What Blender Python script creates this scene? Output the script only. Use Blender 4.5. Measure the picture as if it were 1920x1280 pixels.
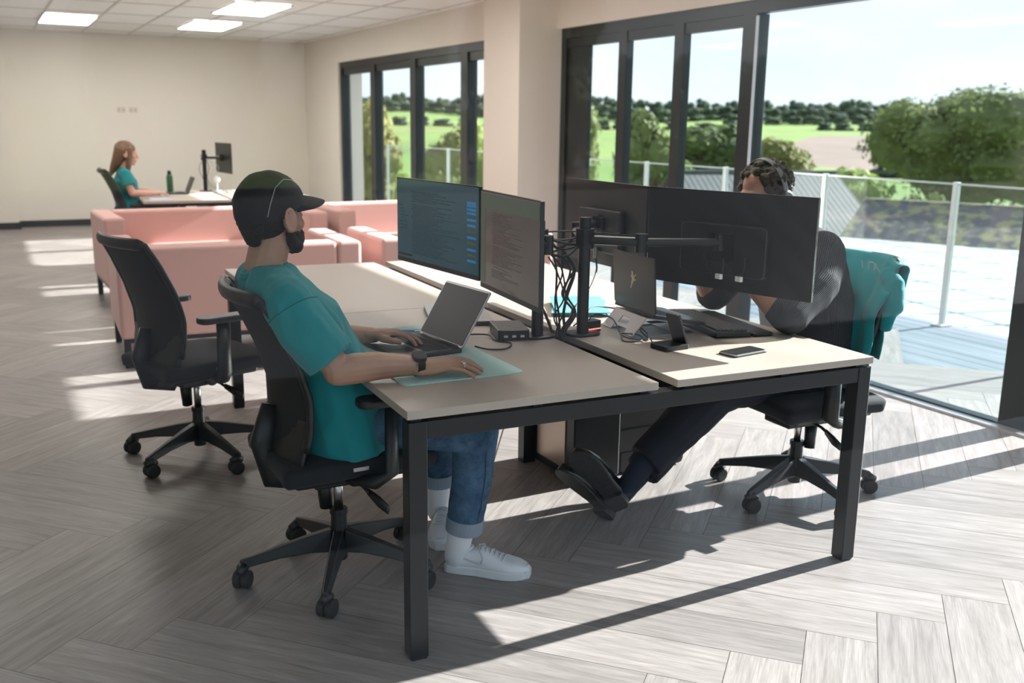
import bpy, bmesh, math, random
from mathutils import Vector, Matrix, noise
random.seed(11)
PI = math.pi
C = bpy.context.scene.collection
S = bpy.context.scene
for o in list(bpy.data.objects):
    bpy.data.objects.remove(o)

# ------------------------------------------------------------------ camera
cam_d = bpy.data.cameras.new('camera')
cam = bpy.data.objects.new('camera', cam_d)
C.objects.link(cam)
cam_d.sensor_width = 36
cam_d.lens = 1835.05 / 1920 * 36
pitch, roll, yaw = .2184, .0133, .4488
fw = Vector((math.sin(yaw) * math.cos(pitch), math.cos(yaw) * math.cos(pitch), -math.sin(pitch)))
rt = Vector((math.cos(yaw), -math.sin(yaw), 0))
up = rt.cross(fw)
r2 = rt * math.cos(roll) + up * math.sin(roll)
u2 = -rt * math.sin(roll) + up * math.cos(roll)
cm = Matrix((r2, u2, -fw)).transposed().to_4x4()
cm.translation = Vector((-.8376, -2.3761, 1.4928))
cam.matrix_world = cm
cam_d.clip_start = .05
cam_d.clip_end = 4000
cam_d.dof.use_dof = True
cam_d.dof.focus_distance = 3.05
cam_d.dof.aperture_fstop = 3.2
S.camera = cam

# ------------------------------------------------------------------ colour management
S.view_settings.view_transform = 'Standard'
S.view_settings.look = 'None'
S.view_settings.gamma = 1
S.view_settings.use_curve_mapping = False
S.view_settings.exposure = .95

# ------------------------------------------------------------------ sky and sun
W = bpy.data.worlds.new('sky')
S.world = W
W.use_nodes = True
wt = W.node_tree
wt.nodes.clear()
def wn(t, **k):
    n = wt.nodes.new(t)
    for a, b in k.items():
        setattr(n, a, b)
    return n
tc = wn('ShaderNodeTexCoord')
sep = wn('ShaderNodeSeparateXYZ')
wt.links.new(tc.outputs['Generated'], sep.inputs[0])
ramp = wn('ShaderNodeValToRGB')
ramp.color_ramp.elements[0].position = 0
ramp.color_ramp.elements[0].color = (.86, .94, 1, 1)
ramp.color_ramp.elements[1].position = .75
ramp.color_ramp.elements[1].color = (.22, .42, .78, 1)
e = ramp.color_ramp.elements.new(.18); e.color = (.62, .82, 1, 1)
wt.links.new(sep.outputs['Z'], ramp.inputs[0])
mp = wn('ShaderNodeMapping'); mp.inputs['Scale'].default_value = (1, 1, 3.2)
wt.links.new(tc.outputs['Generated'], mp.inputs[0])
nz = wn('ShaderNodeTexNoise'); nz.inputs['Scale'].default_value = 2.6; nz.inputs['Detail'].default_value = 7
wt.links.new(mp.outputs[0], nz.inputs['Vector'])
cr = wn('ShaderNodeValToRGB')
cr.color_ramp.elements[0].position = .38; cr.color_ramp.elements[1].position = .62
wt.links.new(nz.outputs['Fac'], cr.inputs[0])
mx = wn('ShaderNodeMixRGB'); mx.inputs['Color2'].default_value = (.93, .97, 1, 1)
wt.links.new(cr.outputs[0], mx.inputs['Fac']); wt.links.new(ramp.outputs[0], mx.inputs['Color1'])
bg = wn('ShaderNodeBackground'); bg.inputs['Strength'].default_value = .72
wt.links.new(mx.outputs[0], bg.inputs[0])
wo = wn('ShaderNodeOutputWorld'); wt.links.new(bg.outputs[0], wo.inputs[0])

SUN_AZ, SUN_EL = math.radians(3.2), math.radians(26.7)
sd = bpy.data.lights.new('sun', 'SUN')
sd.energy = 11.5; sd.angle = math.radians(.55); sd.color = (1, .965, .92)
so = bpy.data.objects.new('sun', sd); C.objects.link(so)
sv = Vector((math.cos(SUN_AZ) * math.cos(SUN_EL), math.sin(SUN_AZ) * math.cos(SUN_EL), math.sin(SUN_EL)))
so.rotation_euler = sv.to_track_quat('Z', 'Y').to_euler()
so.location = (12, 0, 8)

# ------------------------------------------------------------------ mesh helpers
class MB:
    def __init__(s): s.v = []; s.f = []; s.m = []; s.M = None
    def add(s, vs, fs, mi=0):
        b = len(s.v)
        if s.M is not None: vs = [s.M @ Vector(v) for v in vs]
        s.v += [tuple(v) for v in vs]
        s.f += [tuple(b + i for i in f) for f in fs]
        s.m += [mi] * len(fs)
        return s
    def box(s, x0, y0, z0, x1, y1, z1, R=None, mi=0):
        vs = [Vector((x, y, z)) for z in (z0, z1) for y in (y0, y1) for x in (x0, x1)]
        if R is not None: vs = [R @ v for v in vs]
        return s.add(vs, [(0, 2, 3, 1), (4, 5, 7, 6), (0, 1, 5, 4), (2, 6, 7, 3), (0, 4, 6, 2), (1, 3, 7, 5)], mi)
    def cbox(s, c, d, R=None, mi=0):
        c = Vector(c); h = Vector(d) / 2
        T = Matrix.Translation(c)
        if R is not None: T = T @ R.to_4x4()
        return s.box(-h.x, -h.y, -h.z, h.x, h.y, h.z, T, mi)
    def rings(s, rings, cap=True, closed=False, mi=0):
        n = len(rings[0]); vs = [v for r in rings for v in r]; fs = []
        m = len(rings)
        for i in range(m - (0 if closed else 1)):
            a = i * n; b = ((i + 1) % m) * n
            for j in range(n):
                k = (j + 1) % n
                fs.append((a + j, a + k, b + k, b + j))
        if cap and not closed:
            fs.append(tuple(range(n - 1, -1, -1))); fs.append(tuple((m - 1) * n + j for j in range(n)))
        return s.add(vs, fs, mi)
    def tube(s, pts, r, n=8, cap=True, sx=1.0, ref=(0, 0, 1), mi=0, closed=False):
        P = [Vector(p) for p in pts]; rs = r if isinstance(r, (list, tuple)) else [r] * len(P)
        out = []; ref = Vector(ref); prev = None
        m = len(P)
        for i, p in enumerate(P):
            if closed: t = P[(i + 1) % m] - P[i - 1]
            else: t = P[min(i + 1, m - 1)] - P[max(i - 1, 0)]
            t.normalize()
            a = prev if prev is not None else ref
            if abs(a.dot(t)) > .97: a = Vector((1, 0, 0)) if abs(t.x) < .9 else Vector((0, 1, 0))
            a = (a - t * a.dot(t)).normalized(); b = t.cross(a)
            prev = a
            out.append([p + (a * math.cos(q) + b * sx * math.sin(q)) * rs[i] for q in [2 * PI * j / n for j in range(n)]])
        return s.rings(out, cap, closed, mi)
    def limb(s, pts, rs, sx=1.0, ref=(0, 0, 1), n=14, flat0=False, flat1=False):
        """tapered limb, elliptical section, rounded ends"""
        P = [Vector(p) for p in pts]; R = list(rs)
        if not flat0:
            d = (P[0] - P[1]).normalized(); r = R[0]; a0 = P[0].copy()
            for q in (.45, .8, .97): P.insert(0, a0 + d * r * q); R.insert(0, r * math.sqrt(1 - q * q))
        if not flat1:
            d = (P[-1] - P[-2]).normalized(); r = R[-1]; a0 = P[-1].copy()
            for q in (.45, .8, .97): P.append(a0 + d * r * q); R.append(r * math.sqrt(1 - q * q))
        return s.tube(P, R, n, True, sx, ref)
    def cyl(s, a, b, r, r1=None, n=20, mi=0):
        return s.tube([a, b], [r, r if r1 is None else r1], n, mi=mi)
    def ell(s, c, r, R=None, n=16, m=10, mi=0):
        c = Vector(c); vs = [];
        for i in range(1, m):
            th = PI * i / m
            for j in range(n):
                ph = 2 * PI * j / n
                v = Vector((r[0] * math.sin(th) * math.cos(ph), r[1] * math.sin(th) * math.sin(ph), r[2] * math.cos(th)))
                if R is not None: v = R @ v
                vs.append(c + v)
        t = Vector((0, 0, r[2])); b = Vector((0, 0, -r[2]))
        if R is not None: t = R @ t; b = R @ b
        T = len(vs); vs += [c + t, c + b]; fs = []
        for i in range(m - 2):
            for j in range(n):
                k = (j + 1) % n; fs.append((i * n + j, (i + 1) * n + j, (i + 1) * n + k, i * n + k))
        for j in range(n):
            k = (j + 1) % n; fs.append((T, j, k)); fs.append((T + 1, (m - 2) * n + k, (m - 2) * n + j))
        return s.add(vs, fs, mi)
    def prism(s, poly, d0, d1, M=None, mi=0):
        """polygon in local xy extruded along local z"""
        n = len(poly)
        vs = [Vector((p[0], p[1], d0)) for p in poly] + [Vector((p[0], p[1], d1)) for p in poly]
        if M is not None: vs = [M @ v for v in vs]
        fs = [tuple(range(n - 1, -1, -1)), tuple(range(n, 2 * n))] + [(i, (i + 1) % n, n + (i + 1) % n, n + i) for i in range(n)]
        return s.add(vs, fs, mi)
    def sheet(s, grid, th, mi=0):
        """grid of points [i][j] thickened along its normals"""
        a = len(grid); b = len(grid[0]); N = []
        G = [[Vector(p) for p in row] for row in grid]
        top = []; bot = []
        for i in range(a):
            for j in range(b):
                du = G[min(i + 1, a - 1)][j] - G[max(i - 1, 0)][j]; dv = G[i][min(j + 1, b - 1)] - G[i][max(j - 1, 0)]
                nn = du.cross(dv)
                nn = nn.normalized() if nn.length > 1e-9 else Vector((0, 0, 1))
                top.append(G[i][j] + nn * th / 2); bot.append(G[i][j] - nn * th / 2)
        o = a * b; fs = []
        for i in range(a - 1):
            for j in range(b - 1):
                q = i * b + j; fs.append((q, q + b, q + b + 1, q + 1)); fs.append((o + q, o + q + 1, o + q + b + 1, o + q + b))
        for i in range(a - 1):
            q = i * b; fs.append((q, o + q, o + q + b, q + b)); q = i * b + b - 1; fs.append((q, q + b, o + q + b, o + q))
        for j in range(b - 1):
            q = j; fs.append((q, q + 1, o + q + 1, o + q)); q = (a - 1) * b + j; fs.append((q, o + q, o + q + 1, q + 1))
        return s.add(top + bot, fs, mi)

def rrect(w, h, r, n=5):
    out = []
    for cx, cy, a in ((w / 2 - r, h / 2 - r, 0), (-w / 2 + r, h / 2 - r, 90), (-w / 2 + r, -h / 2 + r, 180), (w / 2 - r, -h / 2 + r, 270)):
        for i in range(n + 1):
            t = math.radians(a + 90 * i / n); out.append((cx + r * math.cos(t), cy + r * math.sin(t)))
    return out
def Rz(a): return Matrix.Rotation(a, 4, 'Z')
def Rx(a): return Matrix.Rotation(a, 4, 'X')
def Ry(a): return Matrix.Rotation(a, 4, 'Y')
def TR(x, y, z): return Matrix.Translation((x, y, z))

def thing(name, label, cat, loc=(0, 0, 0), rz=0, group=None, sc=1):
    o = bpy.data.objects.new(name, None); C.objects.link(o)
    o.empty_display_size = .1
    o.location = loc; o.rotation_euler = (0, 0, rz); o.scale = (sc, sc, sc)
    o['label'] = label; o['category'] = cat
    if group: o['group'] = group
    return o
def tag(o, label, cat, group=None, kind=None):
    o['label'] = label; o['category'] = cat
    if group: o['group'] = group
    if kind: o['kind'] = kind
    return o
def tmat(t):
    if t is None: return Matrix.Identity(4)
    m = Matrix.LocRotScale(t.location, t.rotation_euler, t.scale)
    return tmat(t.parent) @ m if t.parent else m
def obj(name, mb, mat, parent=None, smooth=False, world=False, bevel=0, seg=2, subd=0, label=None, origin=None):
    me = bpy.data.meshes.new(name)
    vs = mb.v
    if world and parent is not None:
        Mi = tmat(parent).inverted(); vs = [tuple(Mi @ Vector(v)) for v in vs]
    loc = None
    if origin is not None:
        loc = Vector(origin); vs = [tuple(Vector(v) - loc) for v in vs]
    me.from_pydata(vs, [], mb.f)
    mats = mat if isinstance(mat, (list, tuple)) else [mat]
    for m in mats: me.materials.append(m)
    if len(mats) > 1: me.polygons.foreach_set('material_index', mb.m)
    bm = bmesh.new(); bm.from_mesh(me); bmesh.ops.recalc_face_normals(bm, faces=bm.faces); bm.to_mesh(me); bm.free()
    if smooth:
        me.polygons.foreach_set('use_smooth', [True] * len(me.polygons))
    me.update()
    o = bpy.data.objects.new(name, me); C.objects.link(o)
    if loc is not None: o.location = loc
    if parent is not None: o.parent = parent
    if bevel:
        b = o.modifiers.new('bevel', 'BEVEL'); b.width = bevel; b.segments = seg; b.limit_method = 'ANGLE'; b.angle_limit = math.radians(40)
        if not smooth: b.harden_normals = False
    if subd:
        b = o.modifiers.new('subd', 'SUBSURF'); b.levels = subd; b.render_levels = subd
    if label: o['label'] = label
    return o
def smooth_by_angle(o, ang=35):
    me = o.data
    bm = bmesh.new(); bm.from_mesh(me)
    for f in bm.faces: f.smooth = True
    for ed in bm.edges:
        if len(ed.link_faces) == 2: ed.smooth = ed.calc_face_angle(0) < math.radians(ang)
    bm.to_mesh(me); bm.free()
    return o
def organic(name, mb, voxel, smooth, mat, parent, disp=None, world=True, label=None, cut=None):
    """union of closed pieces fused into one continuous skin"""
    o = obj(name, mb, mat, parent, world=world)
    r = o.modifiers.new('r', 'REMESH'); r.mode = 'VOXEL'; r.voxel_size = voxel; r.use_smooth_shade = True
    if smooth:
        s = o.modifiers.new('s', 'SMOOTH'); s.iterations = smooth; s.factor = .5
    bpy.context.view_layer.update()
    dg = bpy.context.evaluated_depsgraph_get()
    me = bpy.data.meshes.new_from_object(o.evaluated_get(dg))
    o.modifiers.clear(); old = o.data; o.data = me; bpy.data.meshes.remove(old)
    me.materials.clear(); me.materials.append(mat)
    if disp:
        Mi = tmat(parent) if parent is not None else Matrix.Identity(4)
        ns = [v.normal.copy() for v in me.vertices]
        for v, n in zip(me.vertices, ns):
            v.co += n * disp(Mi @ v.co)
    if cut:
        Mi = tmat(parent) if parent is not None else Matrix.Identity(4)
        bm = bmesh.new(); bm.from_mesh(me)
        bmesh.ops.delete(bm, geom=[v for v in bm.verts if cut(Mi @ v.co)], context='VERTS')
        bm.to_mesh(me); bm.free()
    me.polygons.foreach_set('use_smooth', [True] * len(me.polygons))
    me.update()
    if label: o['label'] = label
    return o
def dup(root, loc=None, rz=None, label=None, group=None, sc=None):
    r = root.copy(); C.objects.link(r)
    if loc is not None: r.location = loc
    if rz is not None: r.rotation_euler = (0, 0, rz)
    if sc is not None: r.scale = (sc, sc, sc) if not isinstance(sc, tuple) else sc
    if label: r['label'] = label
    if group: r['group'] = group
    for ch in list(root.children):
        c = ch.copy(); C.objects.link(c); c.parent = r
        for g in list(ch.children):
            d = g.copy(); C.objects.link(d); d.parent = c
    return r

# ------------------------------------------------------------------ materials
def mat(name, col, rough=.5, metal=0, bump=None, var=None, spec=.5, sheen=0, emit=None, coat=0, alpha=1):
    m = bpy.data.materials.new(name); m.use_nodes = True
    nt = m.node_tree; b = nt.nodes['Principled BSDF']
    b.inputs['Base Color'].default_value = (*col, 1); b.inputs['Roughness'].default_value = rough
    b.inputs['Metallic'].default_value = metal; b.inputs['Specular IOR Level'].default_value = spec
    b.inputs['Sheen Weight'].default_value = sheen; b.inputs['Coat Weight'].default_value = coat
    if emit:
        b.inputs['Emission Color'].default_value = (*emit[0], 1); b.inputs['Emission Strength'].default_value = emit[1]
    t = nt.nodes.new('ShaderNodeTexCoord')
    if var:   # (scale, amount)
        n = nt.nodes.new('ShaderNodeTexNoise'); n.inputs['Scale'].default_value = var[0]; n.inputs['Detail'].default_value = 5
        nt.links.new(t.outputs['Object'], n.inputs['Vector'])
        mm = nt.nodes.new('ShaderNodeMixRGB'); mm.blend_type = 'MIX'
        a = var[1]
        mm.inputs['Color1'].default_value = (*[c * (1 - a) for c in col], 1); mm.inputs['Color2'].default_value = (*[min(1, c * (1 + a)) for c in col], 1)
        nt.links.new(n.outputs['Fac'], mm.inputs['Fac']); nt.links.new(mm.outputs[0], b.inputs['Base Color'])
    if bump:  # (scale, strength, distance)
        n = nt.nodes.new('ShaderNodeTexNoise'); n.inputs['Scale'].default_value = bump[0]; n.inputs['Detail'].default_value = 4
        nt.links.new(t.outputs['Object'], n.inputs['Vector'])
        bn = nt.nodes.new('ShaderNodeBump'); bn.inputs['Strength'].default_value = bump[1]; bn.inputs['Distance'].default_value = bump[2] if len(bump) > 2 else .002
        nt.links.new(n.outputs['Fac'], bn.inputs['Height']); nt.links.new(bn.outputs[0], b.inputs['Normal'])
    return m
def glass(name, refl, tint=(1, 1, 1)):
    m = bpy.data.materials.new(name); m.use_nodes = True; nt = m.node_tree; nt.nodes.clear()
    tr = nt.nodes.new('ShaderNodeBsdfTransparent'); tr.inputs[0].default_value = (*tint, 1)
    gl = nt.nodes.new('ShaderNodeBsdfGlossy'); gl.inputs['Roughness'].default_value = 0
    lw = nt.nodes.new('ShaderNodeLayerWeight'); lw.inputs['Blend'].default_value = .5
    pw = nt.nodes.new('ShaderNodeMath'); pw.operation = 'POWER'; pw.inputs[1].default_value = 5
    nt.links.new(lw.outputs['Facing'], pw.inputs[0])
    mu = nt.nodes.new('ShaderNodeMath'); mu.operation = 'MULTIPLY_ADD'; mu.inputs[1].default_value = .9 * refl; mu.inputs[2].default_value = .04 * refl; mu.use_clamp = True
    nt.links.new(pw.outputs[0], mu.inputs[0])
    mx = nt.nodes.new('ShaderNodeMixShader'); o = nt.nodes.new('ShaderNodeOutputMaterial')
    nt.links.new(mu.outputs[0], mx.inputs[0]); nt.links.new(tr.outputs[0], mx.inputs[1]); nt.links.new(gl.outputs[0], mx.inputs[2]); nt.links.new(mx.outputs[0], o.inputs[0])
    return m

M_wall = mat('wall_paint', (.74, .69, .62), .85, bump=(60, .1), var=(1.5, .03))
M_ceil = mat('ceiling_tile', (.80, .78, .75), .9, bump=(120, .2))
M_grid = mat('ceiling_grid', (.55, .53, .5), .6)
M_frame = mat('window_aluminium', (.022, .028, .032), .35, .3)
M_glass = glass('window_glass', .5, (.97, .985, .98))
M_fglass = glass('facade_glass', .42, (.955, .98, 1))
M_bglass = glass('balustrade_glass', .5, (.90, .95, .94))
M_base = mat('skirting', (.02, .02, .02), .4)
M_desktop = mat('desk_laminate', (.41, .345, .295), .42, bump=(300, .05), var=(6, .03))
M_deskedge = M_desktop
M_black = mat('black_metal', (.014, .015, .018), .36, .3, bump=(400, .06))
M_plastic = mat('black_plastic', (.011, .012, .014), .42, bump=(500, .08))
M_rubber = mat('rubber', (.012, .012, .012), .7)
M_chrome = mat('steel', (.62, .62, .62), .28, 1)
M_mesh = mat('chair_mesh', (.010, .011, .014), .75, bump=(900, .3))
M_fabric = mat('chair_fabric', (.009, .011, .016), .9, bump=(700, .4), sheen=.05)
M_pink = mat('pink_wool', (.62, .36, .32), .95, bump=(260, .5, .003), var=(90, .06), sheen=.25)
M_skin = mat('skin', (.41, .225, .155), .52, bump=(220, .12, .001), var=(26, .10))
M_skin2 = mat('skin_warm', (.38, .19, .125), .5, bump=(220, .12, .001), var=(26, .10))
M_skin3 = mat('skin_pale', (.62, .34, .25), .55, var=(14, .06))
M_teal = mat('teal_cotton', (.0, .20, .225), .88, bump=(600, .25), sheen=.15, var=(9, .05))
M_cap = mat('cap_cotton', (.008, .008, .010), .85, bump=(900, .4), var=(20, .3))
M_piping = mat('reflective_piping', (.25, .25, .26), .4)
M_hair = mat('dark_hair', (.006, .0045, .004), .8, bump=(240, 1, .006))
M_hair2 = mat('curly_hair', (.035, .022, .015), .55, bump=(180, 1, .006), var=(60, .5))
M_hair3 = mat('brown_hair', (.16, .085, .05), .5, bump=(90, .6, .004), var=(20, .25))
M_white = mat('white_leather', (.72, .73, .75), .5, bump=(160, .15), var=(30, .05))
M_sole = mat('white_rubber', (.68, .69, .70), .6, var=(25, .08))
M_sock = mat('white_sock', (.74, .74, .76), .95, bump=(500, .5))
M_lace = mat('lace', (.55, .56, .58), .9)
M_navy = mat('navy_trousers', (.006, .009, .018), .85, bump=(400, .3))
M_nsock = mat('navy_sock', (.010, .016, .035), .9, bump=(300, .5))
M_loafer = mat('black_leather', (.012, .013, .014), .3, coat=.4, bump=(200, .1))
M_loafsole = mat('worn_sole', (.035, .035, .036), .6, var=(60, .5), bump=(90, .5))
M_mat = mat('mint_desk_mat', (.42, .62, .58), .6)
M_silver = mat('silver_aluminium', (.36, .36, .37), .35, .9)
M_alu = mat('dark_aluminium', (.06, .06, .065), .35, .8)
M_keys = mat('laptop_keys', (.010, .010, .011), .6)
M_screen = mat('dark_screen', (.012, .013, .014), .38, spec=.3)
M_lidblack = mat('black_anodised', (.018, .018, .02), .32, .6)
M_emblem = mat('gold_emblem', (.62, .50, .30), .4)
M_paper = mat('teal_paper', (.11, .34, .39), .8)
M_cable = mat('cable', (.01, .01, .011), .5)
M_wcable = mat('pale_cable', (.5, .5, .5), .5)
M_deck = None
M_led = mat('led_panel', (1, 1, 1), .5, emit=((1, .92, .82), 8))
M_cushion = M_pink

def denim():
    m = bpy.data.materials.new('denim'); m.use_nodes = True; nt = m.node_tree; b = nt.nodes['Principled BSDF']
    t = nt.nodes.new('ShaderNodeTexCoord'); n = nt.nodes.new('ShaderNodeTexNoise'); n.inputs['Scale'].default_value = 9; n.inputs['Detail'].default_value = 10; n.inputs['Roughness'].default_value = .78
    nt.links.new(t.outputs['Object'], n.inputs['Vector'])
    r = nt.nodes.new('ShaderNodeValToRGB'); r.color_ramp.elements[0].position = .38; r.color_ramp.elements[0].color = (.014, .045, .10, 1)
    r.color_ramp.elements[1].position = .68; r.color_ramp.elements[1].color = (.085, .17, .27, 1)
    nt.links.new(n.outputs['Fac'], r.inputs[0]); nt.links.new(r.outputs[0], b.inputs['Base Color']); b.inputs['Roughness'].default_value = .9
    n2 = nt.nodes.new('ShaderNodeTexNoise'); n2.inputs['Scale'].default_value = 300
    nt.links.new(t.outputs['Object'], n2.inputs['Vector'])
    bn = nt.nodes.new('ShaderNodeBump'); bn.inputs['Strength'].default_value = .5; bn.inputs['Distance'].default_value = .002
    nt.links.new(n2.outputs['Fac'], bn.inputs['Height']); nt.links.new(bn.outputs[0], b.inputs['Normal'])
    return m
M_denim = denim()
M_cuff = mat('denim_inside', (.22, .27, .33), .9, bump=(300, .4))

def knit():
    m = bpy.data.materials.new('ribbed_knit'); m.use_nodes = True; nt = m.node_tree; b = nt.nodes['Principled BSDF']
    t = nt.nodes.new('ShaderNodeUVMap')
    b.inputs['Roughness'].default_value = .92
    w = nt.nodes.new('ShaderNodeAttribute'); w.attribute_name = 'rib'
    mu = nt.nodes.new('ShaderNodeMath'); mu.operation = 'MULTIPLY'; mu.inputs[1].default_value = 2 * PI
    s = nt.nodes.new('ShaderNodeMath'); s.operation = 'SINE'
    nt.links.new(w.outputs['Fac'], mu.inputs[0]); nt.links.new(mu.outputs[0], s.inputs[0])
    mr = nt.nodes.new('ShaderNodeMapRange'); mr.inputs['From Min'].default_value = -1
    nt.links.new(s.outputs[0], mr.inputs['Value'])
    mx = nt.nodes.new('ShaderNodeMixRGB'); mx.inputs['Color1'].default_value = (.010, .012, .017, 1); mx.inputs['Color2'].default_value = (.075, .08, .09, 1)
    nt.links.new(mr.outputs[0], mx.inputs['Fac']); nt.links.new(mx.outputs[0], b.inputs['Base Color'])
    bn = nt.nodes.new('ShaderNodeBump'); bn.inputs['Strength'].default_value = .9; bn.inputs['Distance'].default_value = .004
    nt.links.new(mr.outputs[0], bn.inputs['Height']); nt.links.new(bn.outputs[0], b.inputs['Normal'])
    return m
M_knit = knit()

# ------------------------------------------------------------------ the room
DL = .042                                   # the walls stand turned a little against the desks
def room(name, mb, m, kind='structure', **k):
    o = obj(name, mb, m, **k)
    o.rotation_euler = (0, 0, DL)
    if kind: o['kind'] = kind
    return o
A_G, S_BACK, Z_C = 3.58, 12.93, 2.66        # glass line, back wall, ceiling
S_F = -2.12                                 # the glazed front the photo is taken through
A_L = -5.2

# floor: herringbone planks as a mesh with a UV per plank
def build_floor():
    w = .203; L = 6 * w
    uh = Vector((1, -1)) / math.sqrt(2); vh = Vector((1, 1)) / math.sqrt(2)
    P0 = Vector((1.161, -.319))
    org = P0 - uh * L - vh * w
    vs = []; fs = []; uv = []; ids = []
    g = .0009
    def inside(c): return -5.4 < c.x < 4.6 and -2.9 < c.y < 14.2
    rnd = random.Random(5)
    def plank(u0, v0, u1, v1, along_u):
        q = [(u0 + g, v0 + g), (u1 - g, v0 + g), (u1 - g, v1 - g), (u0 + g, v1 - g)]
        ps = [org + uh * a + vh * b for a, b in q]
        c = (ps[0] + ps[2]) / 2
        if not inside(c): return
        b = len(vs); vs.extend([(p.x, p.y, 0) for p in ps]); fs.append((b, b + 1, b + 2, b + 3))
        ou, ov = rnd.random() * 40, rnd.random() * 40
        for a, bb in q:
            lu, lv = (a - u0, bb - v0) if along_u else (bb - v0, a - u0)
            uv.append((lu + ou, lv + ov))
        ids.append(rnd.random())
    for m in range(-14, 15):
        for n in range(-70, 70):
            a, b = m * L, -m * L
            plank(n * w + a, n * w + b, n * w + L + a, (n + 1) * w + b, True)
            plank(n * w + L + a, (n + 1) * w - L + b, (n + 1) * w + L + a, (n + 1) * w + b, False)
    me = bpy.data.meshes.new('floor'); me.from_pydata(vs, [], fs)
    ul = me.uv_layers.new(name='grain')
    for i, t in enumerate(uv): ul.data[i].uv = t
    at = me.attributes.new('plank', 'FLOAT', 'FACE')
    for i, t in enumerate(ids): at.data[i].value = t
    m = bpy.data.materials.new('oak_plank'); m.use_nodes = True; nt = m.node_tree; b = nt.nodes['Principled BSDF']
    u = nt.nodes.new('ShaderNodeUVMap'); u.uv_map = 'grain'
    mp = nt.nodes.new('ShaderNodeMapping'); mp.inputs['Scale'].default_value = (1.3, 16, 1)
    nt.links.new(u.outputs[0], mp.inputs[0])
    n = nt.nodes.new('ShaderNodeTexNoise'); n.inputs['Scale'].default_value = 2.2; n.inputs['Detail'].default_value = 9; n.inputs['Roughness'].default_value = .68; n.inputs['Distortion'].default_value = .7
    nt.links.new(mp.outputs[0], n.inputs['Vector'])
    mp2 = nt.nodes.new('ShaderNodeMapping'); mp2.inputs['Scale'].default_value = (5, 130, 1)
    nt.links.new(u.outputs[0], mp2.inputs[0])
    n2 = nt.nodes.new('ShaderNodeTexNoise'); n2.inputs['Scale'].default_value = 2; n2.inputs['Detail'].default_value = 3
    nt.links.new(mp2.outputs[0], n2.inputs['Vector'])
    r = nt.nodes.new('ShaderNodeValToRGB')
    r.color_ramp.elements[0].position = .33; r.color_ramp.elements[0].color = (.205, .180, .167, 1)
    r.color_ramp.elements[1].position = .66; r.color_ramp.elements[1].color = (.335, .300, .284, 1)
    nt.links.new(n.outputs['Fac'], r.inputs[0])
    a = nt.nodes.new('ShaderNodeAttribute'); a.attribute_name = 'plank'
    mr = nt.nodes.new('ShaderNodeMapRange'); mr.inputs['To Min'].default_value = .84; mr.inputs['To Max'].default_value = 1.12
    nt.links.new(a.outputs['Fac'], mr.inputs['Value'])
    mr2 = nt.nodes.new('ShaderNodeMapRange'); mr2.inputs['From Min'].default_value = .3; mr2.inputs['From Max'].default_value = .7; mr2.inputs['To Min'].default_value = .84; mr2.inputs['To Max'].default_value = 1.12
    nt.links.new(n2.outputs['Fac'], mr2.inputs['Value'])
    mu = nt.nodes.new('ShaderNodeMath'); mu.operation = 'MULTIPLY'
    nt.links.new(mr.outputs[0], mu.inputs[0]); nt.links.new(mr2.outputs[0], mu.inputs[1])
    vm = nt.nodes.new('ShaderNodeVectorMath'); vm.operation = 'SCALE'
    nt.links.new(r.outputs[0], vm.inputs[0]); nt.links.new(mu.outputs[0], vm.inputs['Scale'])
    nt.links.new(vm.outputs[0], b.inputs['Base Color'])
    b.inputs['Roughness'].default_value = .42
    bn = nt.nodes.new('ShaderNodeBump'); bn.inputs['Strength'].default_value = .25; bn.inputs['Distance'].default_value = .001
    nt.links.new(n2.outputs['Fac'], bn.inputs['Height']); nt.links.new(bn.outputs[0], b.inputs['Normal'])
    me.materials.append(m)
    o = bpy.data.objects.new('floor', me); C.objects.link(o); o['kind'] = 'structure'
    return o
build_floor()
g = MB(); g.box(A_L, S_F - .1, -.3, A_G + .12, S_BACK + .3, -.0015)
room('floor_slab', g, mat('plank_joint', (.10, .08, .07), .8))

# ceiling with a lay-in grid 0.6 x 1.2
LEDS = [(-.2, 10.45), (1.42, 10.25), (1.42, 8.05), (-1.9, 8.6), (-1.9, 4.4), (1.42, 4.4), (-.2, 6.3), (1.42, .9)]
def build_ceiling():
    g = MB(); g.box(A_L, S_F - .1, Z_C, A_G + .3, S_BACK + .3, Z_C + .25)
    room('ceiling', g, M_ceil)
    t = MB()
    a = -5.0 + .0
    x = -4.98
    while x < A_G:
        t.box(x - .011, S_F, Z_C - .006, x + .011, S_BACK, Z_C + .002); x += .6
    y = -1.95
    while y < S_BACK:
        t.box(A_L, y - .011, Z_C - .006, A_G - .1, y + .011, Z_C + .002); y += 1.2
    room('trim_1', t, M_grid)
build_ceiling()
for i, (x, y) in enumerate(LEDS):
    lab = ['flat white ceiling light panel, leftmost of those seen near the back wall', 'flat white ceiling light panel near the back wall, the one right of the leftmost panel',
           'flat white ceiling light panel nearest the top edge, right of the other two'][i] if i < 3 else 'flat white ceiling light panel above the room, out of the picture'
    t = thing('ceiling_light', lab, 'ceiling light', (x * math.cos(DL) - y * math.sin(DL), x * math.sin(DL) + y * math.cos(DL), Z_C - .004), DL, 'ceiling light panels')
    f = MB()
    for q in ((0, 0, .6, .02), (0, 1.18, .6, 1.2), (0, 0, .02, 1.2), (.58, 0, .6, 1.2)): f.box(q[0], q[1], -.014, q[2], q[3], 0)
    obj('frame', f, M_ceil, t)
    f = MB(); f.box(.02, .02, -.010, .58, 1.18, -.004); obj('diffuser', f, M_led, t)

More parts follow.
